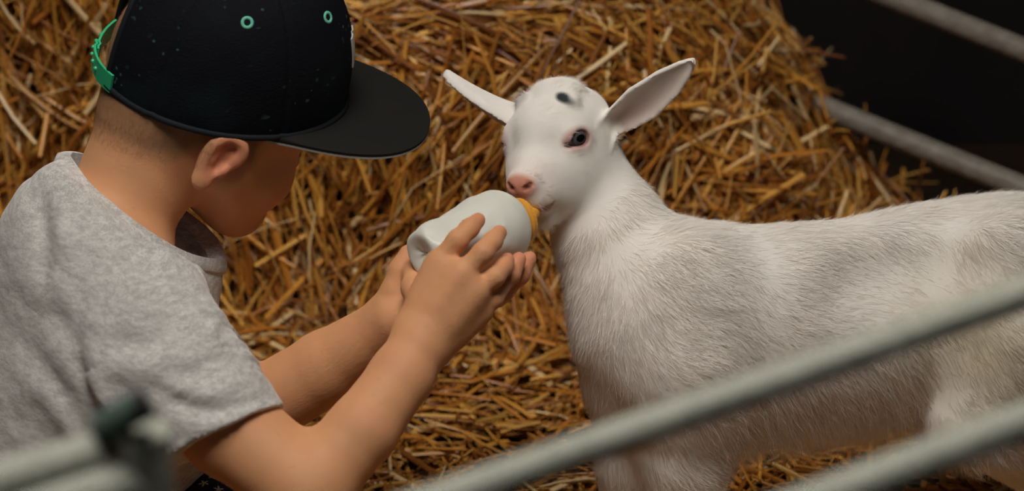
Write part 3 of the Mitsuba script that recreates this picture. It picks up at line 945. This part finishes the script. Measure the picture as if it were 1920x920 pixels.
o = np.argsort(lth)
lth, lrr, lhh = lth[o], lrr[o], lhh[o]
SF = Field([-0.47, -0.30, 0.06], [0.03, 0.22, 0.54], 0.0022)
SF.ell(P(182, 660, 0.0), (0.112, 0.083, 0.14), TR, 0.03)
SF.ell(P(150, 880, 0.01), (0.108, 0.086, 0.13), TR, 0.03)
SF.ell(P(160, 510, 0.0), (0.085, 0.056, 0.080), TR, 0.03)          # rounded upper back
SF.chain([P(222, 465, -0.012), SH_N], [0.046, 0.042], 0.035)
SF.chain([P(232, 465, 0.010), SH_F], [0.050, 0.036], 0.03)
SF.cone(P(190, 410, 0.0), P(230, 480, 0.0), 0.048, 0.052, 0.02)
SF.chain([SH_N, P(352, 700, -0.126), P(436, 818, -0.139)], [0.042, 0.0440, 0.0435], 0.022)
SF.chain([SH_F, P(375, 690, 0.052)], [0.039, 0.0385], 0.02)
SF.cone(P(338, 530, 0.020), P(318, 700, 0.02), 0.027, 0.032, 0.025)
SF.cone(P(185, 700, -0.080), P(235, 800, -0.095), 0.032, 0.034, 0.04)
SF.cone(P(300, 455, 0.045), P(340, 500, 0.030), 0.034, 0.026, 0.025)
SF.cone(P(240, 690, -0.105), P(378, 828, -0.135), 0.030, 0.030, 0.035)  # chest hanging forward


def collar_hole(X, Y, Z):
    x, y, z = X - cc[0], Y - cc[1], Z - cc[2]
    a, b, h = (x * u[0] + y * u[1] + z * u[2] for u in (cx_, cy_, cn_))
    th = np.arctan2(b, a)
    r = np.interp(th, lth, lrr, period=2 * np.pi)
    hh = np.interp(th, lth, lhh, period=2 * np.pi)
    rho = np.hypot(a, b)
    return np.minimum(np.maximum(rho - r, hh - 0.013 - h), np.maximum(rho - r - 0.045, hh + 0.002 - h)).astype(np.float32)


SF.apply(collar_hole, cc - 0.16, cc + 0.18, 0.004, 'sub')


def cut(a, b, r, deep=0.012):
    """Cuts a sleeve off square at b and hollows its end."""
    ax = unit(b - a)

    def off(X, Y, Z):
        return (-((X - b[0]) * ax[0] + (Y - b[1]) * ax[1] + (Z - b[2]) * ax[2])).astype(np.float32) + 0 * X + 0 * Y + 0 * Z

    def disc(X, Y, Z):
        x, y, z = X - b[0], Y - b[1], Z - b[2]
        t = x * ax[0] + y * ax[1] + z * ax[2]
        return np.maximum(np.sqrt(np.maximum(x * x + y * y + z * z - t * t, 0)) - 0.06, off(X, Y, Z)).astype(np.float32)
    SF.apply(disc, b - 0.075, b + 0.075, 0.0, 'sub', pad=0.0)
    SF.cone(b - ax * deep, b + ax * 0.03, r * 0.86, r, 0.0, 'sub')


cut(P(362, 668, -0.128), P(431, 812, -0.138), 0.0395)
cut(SH_F, P(373, 688, 0.053), 0.0365)
SF.apply(lambda X, Y, Z: (Z - 0.115) + 0 * X + 0 * Y, [-1, -1, 0], [1, 1, 0.14], 0.0, 'sub', pad=0.0)
shirt = SF.mesh(2)
sv, sn = np.array(shirt.vertices), vnormals(shirt)
spx = project(sv)


def pick(px, py):
    """The shirt's surface point seen at a photo pixel."""
    d = np.hypot(spx[:, 0] - px, spx[:, 1] - py)
    near = np.where(d < 9)[0]
    return sv[near[np.argmin(spx[near, 2])]] if len(near) else sv[np.argmin(d)]


def crease(line, depth, width, n=24):
    p = catmull([pick(*q) for q in line], n)
    from scipy.spatial import cKDTree
    dist, i = cKDTree(p).query(sv)
    ends = np.sin(np.clip(i / (n - 1), 0.04, 0.96) * np.pi) ** 0.5
    return depth * ends * np.exp(-(dist / width) ** 2)


disp = np.zeros(len(sv))
for line, dp, wd in [([(132, 650), (142, 700), (165, 745), (185, 790)], -0.005, 0.010), ([(165, 690), (175, 730), (200, 775)], 0.006, 0.012),
                     ([(212, 585), (245, 545), (285, 522), (330, 517), (375, 540), (410, 585)], -0.0034, 0.0036), ([(218, 592), (250, 553), (290, 530), (330, 526), (372, 548)], 0.0016, 0.004),
                     ([(150, 660), (230, 690), (320, 680)], 0.004, 0.012), ([(190, 640), (270, 640), (350, 610)], -0.004, 0.010), ([(300, 690), (380, 690), (450, 670)], -0.0035, 0.007),
                     ([(310, 720), (400, 735), (470, 715)], 0.0030, 0.007), ([(270, 720), (350, 755), (440, 760), (500, 745)], -0.0035, 0.006), ([(330, 800), (400, 790), (480, 765)], 0.0022, 0.007),
                     ([(60, 330), (70, 400), (75, 470), (70, 540)], -0.0045, 0.010), ([(100, 340), (112, 400), (118, 470)], 0.004, 0.010), ([(30, 560), (90, 600), (150, 660)], -0.004, 0.012),
                     ([(10, 620), (80, 700), (150, 790)], -0.004, 0.013), ([(20, 700), (90, 760), (150, 850)], 0.004, 0.012), ([(420, 560), (428, 610), (445, 660)], -0.003, 0.008)]:
    disp += crease(line, dp, wd)
ax_s = unit(P(429, 808, -0.138) - SH_N)
along = (sv - SH_N) @ ax_s
sleeve = np.clip(along / 0.03, 0, 1) * np.clip((0.055 - np.linalg.norm(sv - SH_N - along[:, None] * ax_s, axis=1)) / 0.005, 0, 1)
wr = meshkit.fbm(np.stack([along * 75, sv[:, 0] * 16, sv[:, 1] * 16], -1), 3, 61) - 0.5
disp += sleeve * wr * 0.0115 * np.clip((0.095 - along) / 0.02, 0.25, 1)
disp += (1 - sleeve) * (meshkit.fbm(np.stack([sv[:, 0] * 14 + sv[:, 2] * 20, sv[:, 1] * 12, sv[:, 2] * 9 - sv[:, 0] * 12], -1), 3, 63) - 0.5) * 0.010
disp += (meshkit.fbm(sv * 70, 2, 65) - 0.5) * 0.0012
# stitched hem of the sleeve
hem_at = np.clip((along - 0.0) / 1, -1, 1)
HEM = np.linalg.norm(P(429, 808, -0.138) - SH_N)
disp += sleeve * -0.0009 * np.exp(-((along - (HEM - 0.020)) / 0.0014) ** 2)
shirt = trimesh.Trimesh(sv + sn * disp[:, None], shirt.faces, process=False)


def heather(p, n, uv):
    a = mikit.noise(p.x * 900, p.y * 900, p.z * 2600)
    b = mikit.fbm(p.x * 170, p.y * 170, p.z * 420)
    t = 0.5 * a + 0.5 * b
    return mikit.mix((0.35, 0.335, 0.315), (0.66, 0.635, 0.605), mikit.smoothstep(0.2, 0.85, t))


mat('shirt_mat', bumped(principled(mikit.proc(heather), 0.9, 0.08, sheen=0.25), lambda p, n, uv: mikit.noise(p.x * 1300, p.y * 1300, p.z * 1300), 0.0002))
scene['person__t_shirt'] = mikit.ply(shirt, 'shirt_mat', smooth=True)
labels['person__t_shirt'] = {'label': 'heather grey short-sleeved t-shirt'}
# ribbed collar band
tl = np.roll(loop, -1, 0) - np.roll(loop, 1, 0)
out = unit(np.cross(unit(tl), cn_)); out *= np.sign((out * (loop - cc)).sum(1))[:, None]
dn = unit(out * 0.80 - cn_ * 0.62)
nn = unit(np.cross(unit(tl), dn)); nn *= np.sign((nn @ cn_))[:, None]
sec = [(-0.0010, 0.0030), (-0.0006, 0.0062), (0.0015, 0.0074), (0.006, 0.0074), (0.0105, 0.0066), (0.0125, 0.0035), (0.0125, -0.006), (-0.0010, -0.006)]
cm = np.stack([loop + dn * a + nn * b for a, b in sec], 1)
k = len(sec)
cf = grid_faces(len(loop) + 1, k, True) % (len(loop) * k)
collar = trimesh.Trimesh(cm.reshape(-1, 3), cf, process=False)
if collar.volume < 0:
    collar.invert()
scene['person__t_shirt__collar'] = mikit.ply(collar, 'shirt_mat', smooth=50)

# ---- shorts with a print of stars, and shoes
LF = Field([-0.50, -0.25, 0.02], [0.02, 0.28, 0.32], 0.004)
for s in (1, -1):
    LF.ell(HIP[s], (0.075, 0.075, 0.072), None, 0.03)
    LF.cone(HIP[s], KNEE[s] * 0.9 + HIP[s] * 0.1, 0.068, 0.053, 0.02)
shorts = LF.mesh(2)


def stars(p, n, uv):
    x, y = p.x * 80 - p.y * 30, p.z * 60 - p.y * 60
    cx, cy = dr.floor(x), dr.floor(y)
    u, v = x - cx - 0.5, y - cy - 0.5
    a = dr.atan2(v, u) + mikit.cell_rand(cx, cy, 4) * 6.28
    r = dr.sqrt(u * u + v * v)
    star = 0.17 + 0.13 * dr.cos(5 * a)
    return mikit.mix((0.012, 0.013, 0.020), (0.45, 0.45, 0.46), mikit.smoothstep(0.03, -0.03, r - star))


mat('shorts_mat', principled(mikit.proc(stars), 0.85, 0.1))
scene['person__shorts'] = mikit.ply(shorts, 'shorts_mat', smooth=True)
labels['person__shorts'] = {'label': 'black shorts printed with pale stars'}
mat('shoe_mat', principled((0.02, 0.02, 0.024), 0.6, 0.3))
for s in (1, -1):
    h = Field(ANK[s] - [0.09, 0.09, 0.06], ANK[s] + [0.16, 0.13, 0.04], 0.003)
    a = ANK[s] * [1, 1, 0]
    h.chain([a - bF * 0.02 + [0, 0, 0.036], a + bF * 0.05 + [0, 0, 0.034], a + bF * 0.105 + [0, 0, 0.028]], [0.031, 0.030, 0.026], 0.01)
    h.apply(lambda X, Y, Z: (Z - 0.004) + 0 * X + 0 * Y, [-9, -9, -1], [9, 9, 0.02], 0.004, 'sub', pad=0.0)
    scene[numbered_fast('person__shoe')] = mikit.ply(h.mesh(2), 'shoe_mat', smooth=True)

# ---- the cap: crown with a half-round opening at the back, brim, strap, eyelets, badge, button
QR = head_axes(4, 12, 11)
QC = P(415, 147, 0.0)
CA, CB, CH = 0.0815, 0.0975, 0.112                  # half width, half length, height


def qd(v):
    return QC + np.asarray(v, float) @ QR            # v: right, up, forward in metres


def crown(th, t, off=0.0):
    """th: 0 at the back, towards his right; t from 0 at the rim to 1 at the button."""
    ph = t * np.pi / 2
    front = np.clip(-np.cos(th), 0, 1)               # the front panels stand up straighter
    e = 0.82 - 0.14 * front
    r = np.cos(ph) ** e
    z = np.sin(ph) ** (0.95 - 0.1 * front) * CH
    seam = 0.0012 * np.exp(-((((th / (np.pi / 3)) + 0.5) % 1 - 0.5) / 0.025) ** 2)
    r2 = r - seam / CA
    lean = 0.010 * front * (1 - r) * 0 - 0.004 * t
    return np.stack([(CA + off) * r2 * np.sin(th), z + off * np.sin(ph), -(CB + off) * r2 * np.cos(th) - lean], -1)


HOLE_W, HOLE_T = 0.50, 0.50                           # half angle of the opening at the back, and its height


def hole_edge(u):
    """u from -1 to 1 along the arch."""
    return HOLE_W * np.sign(u) * np.abs(u) ** 1.0, HOLE_T * np.sqrt(np.maximum(0, 1 - np.abs(u) ** 2.4))


nth, nt = 360, 90
thg = np.linspace(0, 2 * np.pi, nth, endpoint=False) + 1e-4
lo_t = np.where(np.abs((thg + np.pi) % (2 * np.pi) - np.pi) < HOLE_W, HOLE_T * np.sqrt(np.maximum(0, 1 - (np.abs((thg + np.pi) % (2 * np.pi) - np.pi) / HOLE_W) ** 2.4)), 0.0)
tt = lo_t[:, None] + (1 - lo_t[:, None]) * np.linspace(0, 1, nt)[None] ** 1.0
tt = np.minimum(tt, 0.999)
TH = np.repeat(thg[:, None], nt, 1)
outer, inner = crown(TH, tt), crown(TH, tt, -0.0022)
wob = (meshkit.fbm(outer * 28, 2, 71) - 0.5) * 0.004
outer = outer * (1 + wob / 0.09 * 0.5)[..., None]
verts = np.vstack([outer.transpose(1, 0, 2).reshape(-1, 3), inner.transpose(1, 0, 2).reshape(-1, 3)])
f1 = grid_faces(nt, nth, True)
n0 = nt * nth
j = np.arange(nth)
rim = np.vstack([np.stack([j, (j + 1) % nth, n0 + (j + 1) % nth], 1), np.stack([j, n0 + (j + 1) % nth, n0 + j], 1)])
crown_m = trimesh.Trimesh(qd(verts), np.vstack([f1[:, ::-1], f1 + n0, rim]), process=False)


def mesh_cloth(p, n, uv):
    q = (p.x * 1.0, p.y, p.z)
    speck = mikit.smoothstep(0.80, 0.88, mikit.noise(p.x * 260, p.y * 260, p.z * 260)) * mikit.smoothstep(0.52, 0.72, mikit.fbm(p.x * 26 + 3.7, p.y * 26, p.z * 26))
    tint = mikit.smoothstep(0.45, 0.75, mikit.fbm(p.x * 16, p.y * 16, p.z * 16 + 9))
    base = mikit.mix((0.0045, 0.0052, 0.008), (0.006, 0.013, 0.016), tint)
    return mikit.mix(base, (0.08, 0.16, 0.15), speck * 0.5)


mat('cap_mat', bumped(principled(mikit.proc(mesh_cloth), 0.8, 0.12), lambda p, n, uv: mikit.noise(p.x * 900, p.y * 900, p.z * 900), 0.0003))
mat('cap_trim_mat', principled((0.008, 0.010, 0.013), 0.75, 0.2))
mat('cap_brim_mat', bumped(principled((0.013, 0.012, 0.011), 0.75, 0.15), lambda p, n, uv: mikit.noise(p.x * 1200, p.y * 1200, p.z * 1200), 0.0002))
mat('cap_under_mat', principled((0.34, 0.35, 0.33), 0.7, 0.2))
mat('cap_green_mat', principled((0.035, 0.45, 0.20), 0.25, 0.6, clearcoat=0.6))
mat('cap_thread_mat', principled((0.14, 0.52, 0.36), 0.6, 0.3))
scene['person__cap'] = mikit.ply(crown_m, 'cap_mat', smooth=50)
labels['person__cap'] = {'label': 'black snapback cap with green eyelets and strap'}
# bound edge of the opening and sweatband along the rim
u = np.linspace(-0.995, 0.995, 60)
eth, et = hole_edge(u)
scene['person__cap__opening_trim'] = mikit.ply(tube_mesh(qd(crown(eth, et)), 0.0026, 10, hint=KR[2]), 'cap_trim_mat', smooth=True)
rth = np.linspace(HOLE_W, 2 * np.pi - HOLE_W, 160)
scene['person__cap__rim_band'] = mikit.ply(tube_mesh(qd(crown(rth, np.full(160, 0.006))), 0.0026, 10, hint=QR[1], flat=1.0), 'cap_trim_mat', smooth=True)
# brim
BR0, BRL = np.radians(66), 0.070
nu, nv = 90, 40
a = np.linspace(-BR0, BR0, nu)[:, None]
s_ = np.linspace(0, 1, nv)[None]
rx, rz = 0.975 * CA * np.sin(a), 0.975 * CB * np.cos(a)
prof = np.clip(1 - (np.abs(a) / BR0) ** 3.4, 0, 1) ** 0.55
bx_ = rx * (1 + 0.10 * s_ * prof) + 0 * s_
bz_ = rz + BRL * prof * s_ + 0.0 * rx
by_ = 0.003 - 0.9 * (bx_ ** 2) * s_ ** 0.5 - 0.010 * (bz_ - 0.06).clip(0) / 0.1


def brim_sheet(dy, shrink=0.0):
    return np.stack([bx_ * (1 - shrink * s_), by_ + dy, bz_ - shrink * s_ * 0.02], -1)


def solid_sheet(top, bot):
    n0 = top.shape[0] * top.shape[1]
    f = grid_faces(*top.shape[:2])
    idx = np.arange(n0).reshape(top.shape[:2])
    edge = np.concatenate([idx[:, 0], idx[-1, 1:], idx[::-1, -1][1:], idx[0, ::-1][1:]])
    e1, e2 = edge[:-1], edge[1:]
    m = trimesh.Trimesh(np.vstack([top.reshape(-1, 3), bot.reshape(-1, 3)]), np.vstack([f, f[:, ::-1] + n0, np.stack([e1, e1 + n0, e2], 1), np.stack([e2, e1 + n0, e2 + n0], 1)]), process=False)
    if m.volume < 0:
        m.invert()
    return m


bm = solid_sheet(brim_sheet(0.0018), brim_sheet(-0.0006))
bm.vertices = qd(bm.vertices)
scene['person__cap__brim'] = mikit.ply(bm, 'cap_brim_mat', smooth=40)
bu = solid_sheet(brim_sheet(-0.0006), brim_sheet(-0.0024))
bu.vertices = qd(bu.vertices)
scene['person__cap__brim_lining'] = mikit.ply(bu, 'cap_under_mat', smooth=40)
labels['person__cap__brim_lining'] = {'label': 'pale grey underside of the brim'}
# strap: two overlapping plastic bands across the opening
for i, (u0, u1, dr_) in enumerate([(-HOLE_W - 0.10, 0.10, -0.002), (-0.06, HOLE_W + 0.10, 0.0005)]):
    th = np.linspace(u0, u1, 40)
    hgt = np.array([0.000, 0.0155])
    sag = 0.003 * np.cos(th / HOLE_W * 1.2)
    lo_, hi_ = crown(th, 0 * th, dr_), crown(th, 0 * th, dr_)
    lo_[:, 1] += hgt[0] - sag
    hi_[:, 1] += hgt[1] - sag
    lo2, hi2 = crown(th, 0 * th, dr_ + 0.0018), crown(th, 0 * th, dr_ + 0.0018)
    lo2[:, 1], hi2[:, 1] = lo_[:, 1], hi_[:, 1]
    st = solid_sheet(np.stack([lo2, (lo2 + hi2) / 2, hi2], 1), np.stack([lo_, (lo_ + hi_) / 2, hi_], 1))
    st.vertices = qd(st.vertices)
    scene[numbered_fast('person__cap__strap')] = mikit.ply(st, 'cap_green_mat', smooth=40)
labels['person__cap__strap'] = {'label': 'bright green plastic snap strap'}
for th in np.linspace(-0.30, 0.30, 6):
    st = trimesh.creation.icosphere(subdivisions=2, radius=0.0018)
    p = crown(np.array([th]), np.array([0.0]), 0.0024)[0] + [0, 0.005, 0]
    st.apply_translation(qd(p))
    scene[numbered_fast('person__cap__snap_stud')] = mikit.ply(st, 'cap_green_mat', smooth=True)
# eyelets on the panels
cnv = vnormals(crown_m)
for th, t in ((153, 0.525), (213, 0.585), (95, 0.55), (265, 0.55), (45, 0.62), (315, 0.62)):
    i = np.argmin(np.linalg.norm(crown_m.vertices[:n0] - qd(crown(np.array([np.radians(th)]), np.array([t])))[0], axis=1))
    n_ = cnv[i]
    e1 = unit(np.cross(n_, [0, 0, 1.0])); e2 = np.cross(n_, e1)
    w = np.linspace(0, 2 * np.pi, 33)
    ring = crown_m.vertices[i] + n_ * 0.0007 + 0.0036 * (np.cos(w)[:, None] * e1 + np.sin(w)[:, None] * e2)
    scene[numbered_fast('person__cap__eyelet')] = mikit.ply(tube_mesh(ring, 0.0014, 10, hint=n_, caps=False), 'cap_thread_mat', smooth=True)
labels['person__cap__eyelet'] = {'label': 'green stitched eyelet'}
bt = trimesh.creation.icosphere(subdivisions=3, radius=0.007)
bt.vertices = qd(np.array(bt.vertices) * [1, 0.55, 1] + [0, CH + 0.001, 0])
scene['person__cap__button'] = mikit.ply(bt, 'cap_thread_mat', smooth=True)
# badge on the front panels, seen edge-on
bth, bt_ = np.meshgrid(np.pi + np.linspace(-0.14, 0.14, 24), np.linspace(0.17, 0.32, 12), indexing='ij')
m = solid_sheet(crown(bth, bt_, 0.0014), crown(bth, bt_, -0.0010))
m.vertices = qd(m.vertices)
mat('badge_mat', principled((0.50, 0.50, 0.49), 0.5, 0.3))
scene['person__cap__badge'] = mikit.ply(m, 'badge_mat', smooth=40)
labels['person__cap__badge'] = {'label': 'raised pale grey badge on the front of the cap'}

# ------------------------------------------------------------------ the feeding bottle
BA, BB = P(790, 477, -0.074), P(973, 414, -0.014)
bx1 = unit(BB - BA)
by1 = unit(np.cross(bx1, [0.2, -0.7, 0.7])); bz1 = np.cross(bx1, by1)
BL = np.linalg.norm(BB - BA)


def lathe(profile, c, ax, e1, e2, n=72, rough=None):
    p = np.asarray(profile, float)
    a = np.arange(n) * 2 * np.pi / n
    r = p[:, 1][:, None] * np.ones(n)
    if rough is not None:
        r = r + rough(p[:, 0][:, None], a[None, :])
    v = c + p[:, 0][:, None, None] * ax + r[..., None] * (np.cos(a)[None, :, None] * e1 + np.sin(a)[None, :, None] * e2)
    m = trimesh.Trimesh(v.reshape(-1, 3), grid_faces(len(p), n, True), process=False)
    if m.volume < 0:
        m.invert()
    return m


prof = catmull([(0.004, 0.0005), (0.001, 0.008), (0.000, 0.0155), (0.004, 0.0195), (0.012, 0.0215), (0.022, 0.0212), (0.034, 0.0235), (0.050, 0.0285), (0.062, 0.0300), (0.072, 0.0285), (0.080, 0.0225), (0.0845, 0.0150), (0.0865, 0.0120), (0.0865, 0.0005)], 120)
prof[:, 0] *= BL / 0.0865
dent = lambda x, a: 0.0016 * np.clip((0.05 - x) / 0.03, 0, 1) * np.cos(5 * a) * np.clip(x / 0.004, 0, 1) + (meshkit.fbm(np.stack(np.broadcast_arrays(x * 60, np.cos(a) * 1.6, np.sin(a) * 1.6), -1), 2, 81) - 0.5) * 0.0040 * np.clip(x / 0.01, 0, 1) * np.clip((0.082 - x) / 0.01, 0, 1)
mat('bottle_mat', {'type': 'twosided', 'b': {'type': 'principled', 'base_color': {'type': 'rgb', 'value': [0.66, 0.66, 0.585]}, 'roughness': 0.42, 'specular': 0.45, 'clearcoat': 0.15, 'clearcoat_gloss': 0.7}})
mat('teat_mat', principled((0.72, 0.33, 0.045), 0.4, 0.4))
scene['feeding_bottle'] = mikit.ply(lathe(prof, BA, bx1, by1, bz1, rough=dent), 'bottle_mat', smooth=True)
labels['feeding_bottle'] = {'label': 'white milky plastic feeding bottle held between both hands of the boy', 'category': 'bottle'}
cprof = [(BL - 0.0015, 0.0005), (BL - 0.0015, 0.0152), (BL + 0.0005, 0.0176), (BL + 0.0040, 0.0172), (BL + 0.0055, 0.014), (BL + 0.0055, 0.0005)]
scene['feeding_bottle__cap'] = mikit.ply(lathe(cprof, BA, bx1, by1, bz1, 64, lambda x, a: 0.00022 * np.cos(30 * a) * (x > BL - 0.001)), 'teat_mat', smooth=40)
MOUTH = hd(2, -42, 76)
tc = catmull([BA + bx1 * (BL + 0.004), BA + bx1 * (BL + 0.0075), (BA + bx1 * (BL + 0.014)) * 0.45 + MOUTH * 0.55, MOUTH], 24)
tr = np.interp(np.linspace(0, 1, 24), [0, 0.25, 0.4, 0.8, 1], [0.0100, 0.0072, 0.0056, 0.0056, 0.0035])
scene['feeding_bottle__teat'] = mikit.ply(tube_mesh(tc, tr, 24), 'teat_mat', smooth=True)
labels['feeding_bottle__teat'] = {'label': 'orange rubber teat'}

# ------------------------------------------------------------------ galvanized tube hurdles
def zinc(p, n, uv):
    a = mikit.fbm(p.x * 50, p.y * 50, p.z * 50)
    b = mikit.noise(p.x * 320, p.y * 320, p.z * 320)
    return mikit.mix((0.20, 0.21, 0.175), (0.36, 0.37, 0.31), 0.65 * a + 0.35 * b)


mat('zinc_mat', bumped(principled(mikit.proc(zinc), 0.55, 0.3), lambda p, n, uv: mikit.fbm(p.x * 160, p.y * 160, p.z * 160), 0.0008))
mat('zinc_old_mat', bumped(principled(mikit.proc(lambda p, n, uv: mikit.mix((0.17, 0.14, 0.11), (0.33, 0.30, 0.26), mikit.fbm(p.x * 90, p.y * 90, p.z * 90))), 0.6, 0.35, metallic=0.2),
                           lambda p, n, uv: mikit.fbm(p.x * 200, p.y * 200, p.z * 200), 0.0012))
mat('latch_mat', principled((0.055, 0.085, 0.072), 0.5, 0.4))
mat('near_black_mat', principled((0.012, 0.012, 0.013), 0.6, 0.3))


def rail(key, a, b, r, m, sides=28):
    t = np.linspace(0, 1, 24)[:, None]
    c = a + (b - a) * t
    scene[numbered_fast(key)] = mikit.ply(tube_mesh(c, r, sides), m, smooth=40)


def extend(a, b, s0, s1):
    return a + (b - a) * s0, a + (b - a) * s1


# hurdle in front of the pen, out of focus: two rails rising to the right and away
h0, h1 = extend(P(1000, 874, -1.03), P(1912, 553, -0.97), -0.60, 1.25)
rail('front_hurdle__rail', h0, h1, 0.0073, 'zinc_mat')
k0, k1 = extend(P(1500, 950, -1.10), P(1920, 790, -1.08), -0.45, 1.6)
rail('front_hurdle__rail', k0, k1, 0.0078, 'zinc_mat')
for q0, q1 in ((h1, k1), (h0, k0)):
    rail('front_hurdle__upright', np.array([q0[0], q0[1], q0[2] + 0.006]), np.array([q0[0], q0[1], 0.0]), 0.009, 'zinc_mat')
labels['front_hurdle'] = {'label': 'blurred galvanized tube hurdle with two slanting rails close in front of the goat', 'category': 'hurdle'}

# gate end at the lower left, out of focus
gw = -1.02
g0 = P(268, 806, gw)
rail('gate__upright', g0, np.array([g0[0], g0[1], 0.0]), 0.0118, 'zinc_mat')
l0, l1 = extend(P(-20, 908, gw - 0.03), P(172, 850, gw), -0.9, 1.0)
rail('gate__rail', l0, l1, 0.0088, 'zinc_mat')
l0, l1 = extend(P(-20, 975, gw - 0.03), P(215, 912, gw), -0.9, 1.35)
rail('gate__rail', l0, l1, 0.0098, 'zinc_mat')
labels['gate'] = {'label': 'blurred galvanized pen gate end at the lower left with dark latch', 'category': 'gate'}
rail('gate__latch', P(190, 800, gw - 0.005), P(272, 758, gw - 0.012), 0.0066, 'latch_mat')
rail('gate__dark_gap_rod', P(192, 800, gw + 0.004), P(192, 862, gw + 0.004), 0.0052, 'near_black_mat')  # black rod put in as the dark gap between rail end and upright
rail('gate__latch_knob', P(262, 762, gw - 0.02), P(278, 752, gw - 0.02), 0.0068, 'near_black_mat')

# hurdle behind, rising to the left
for a, b in ((P(1540, 200, 0.90), P(1920, 353, 0.80)), (P(1660, -10, 0.90), P(1920, 94, 0.80))):
    a, b = extend(a, b, -0.16, 1.6)
    rail('rear_hurdle__rail', a, b, 0.0122, 'zinc_old_mat')
    rail('rear_hurdle__upright', np.array([b[0], b[1], b[2] + 0.02]), np.array([b[0], b[1], 0.0]), 0.0125, 'zinc_old_mat') if len([k for k in scene if k.startswith('rear_hurdle__upright')]) == 0 else None
labels['rear_hurdle'] = {'label': 'weathered tube hurdle against the dark wall to the right of the straw', 'category': 'hurdle'}
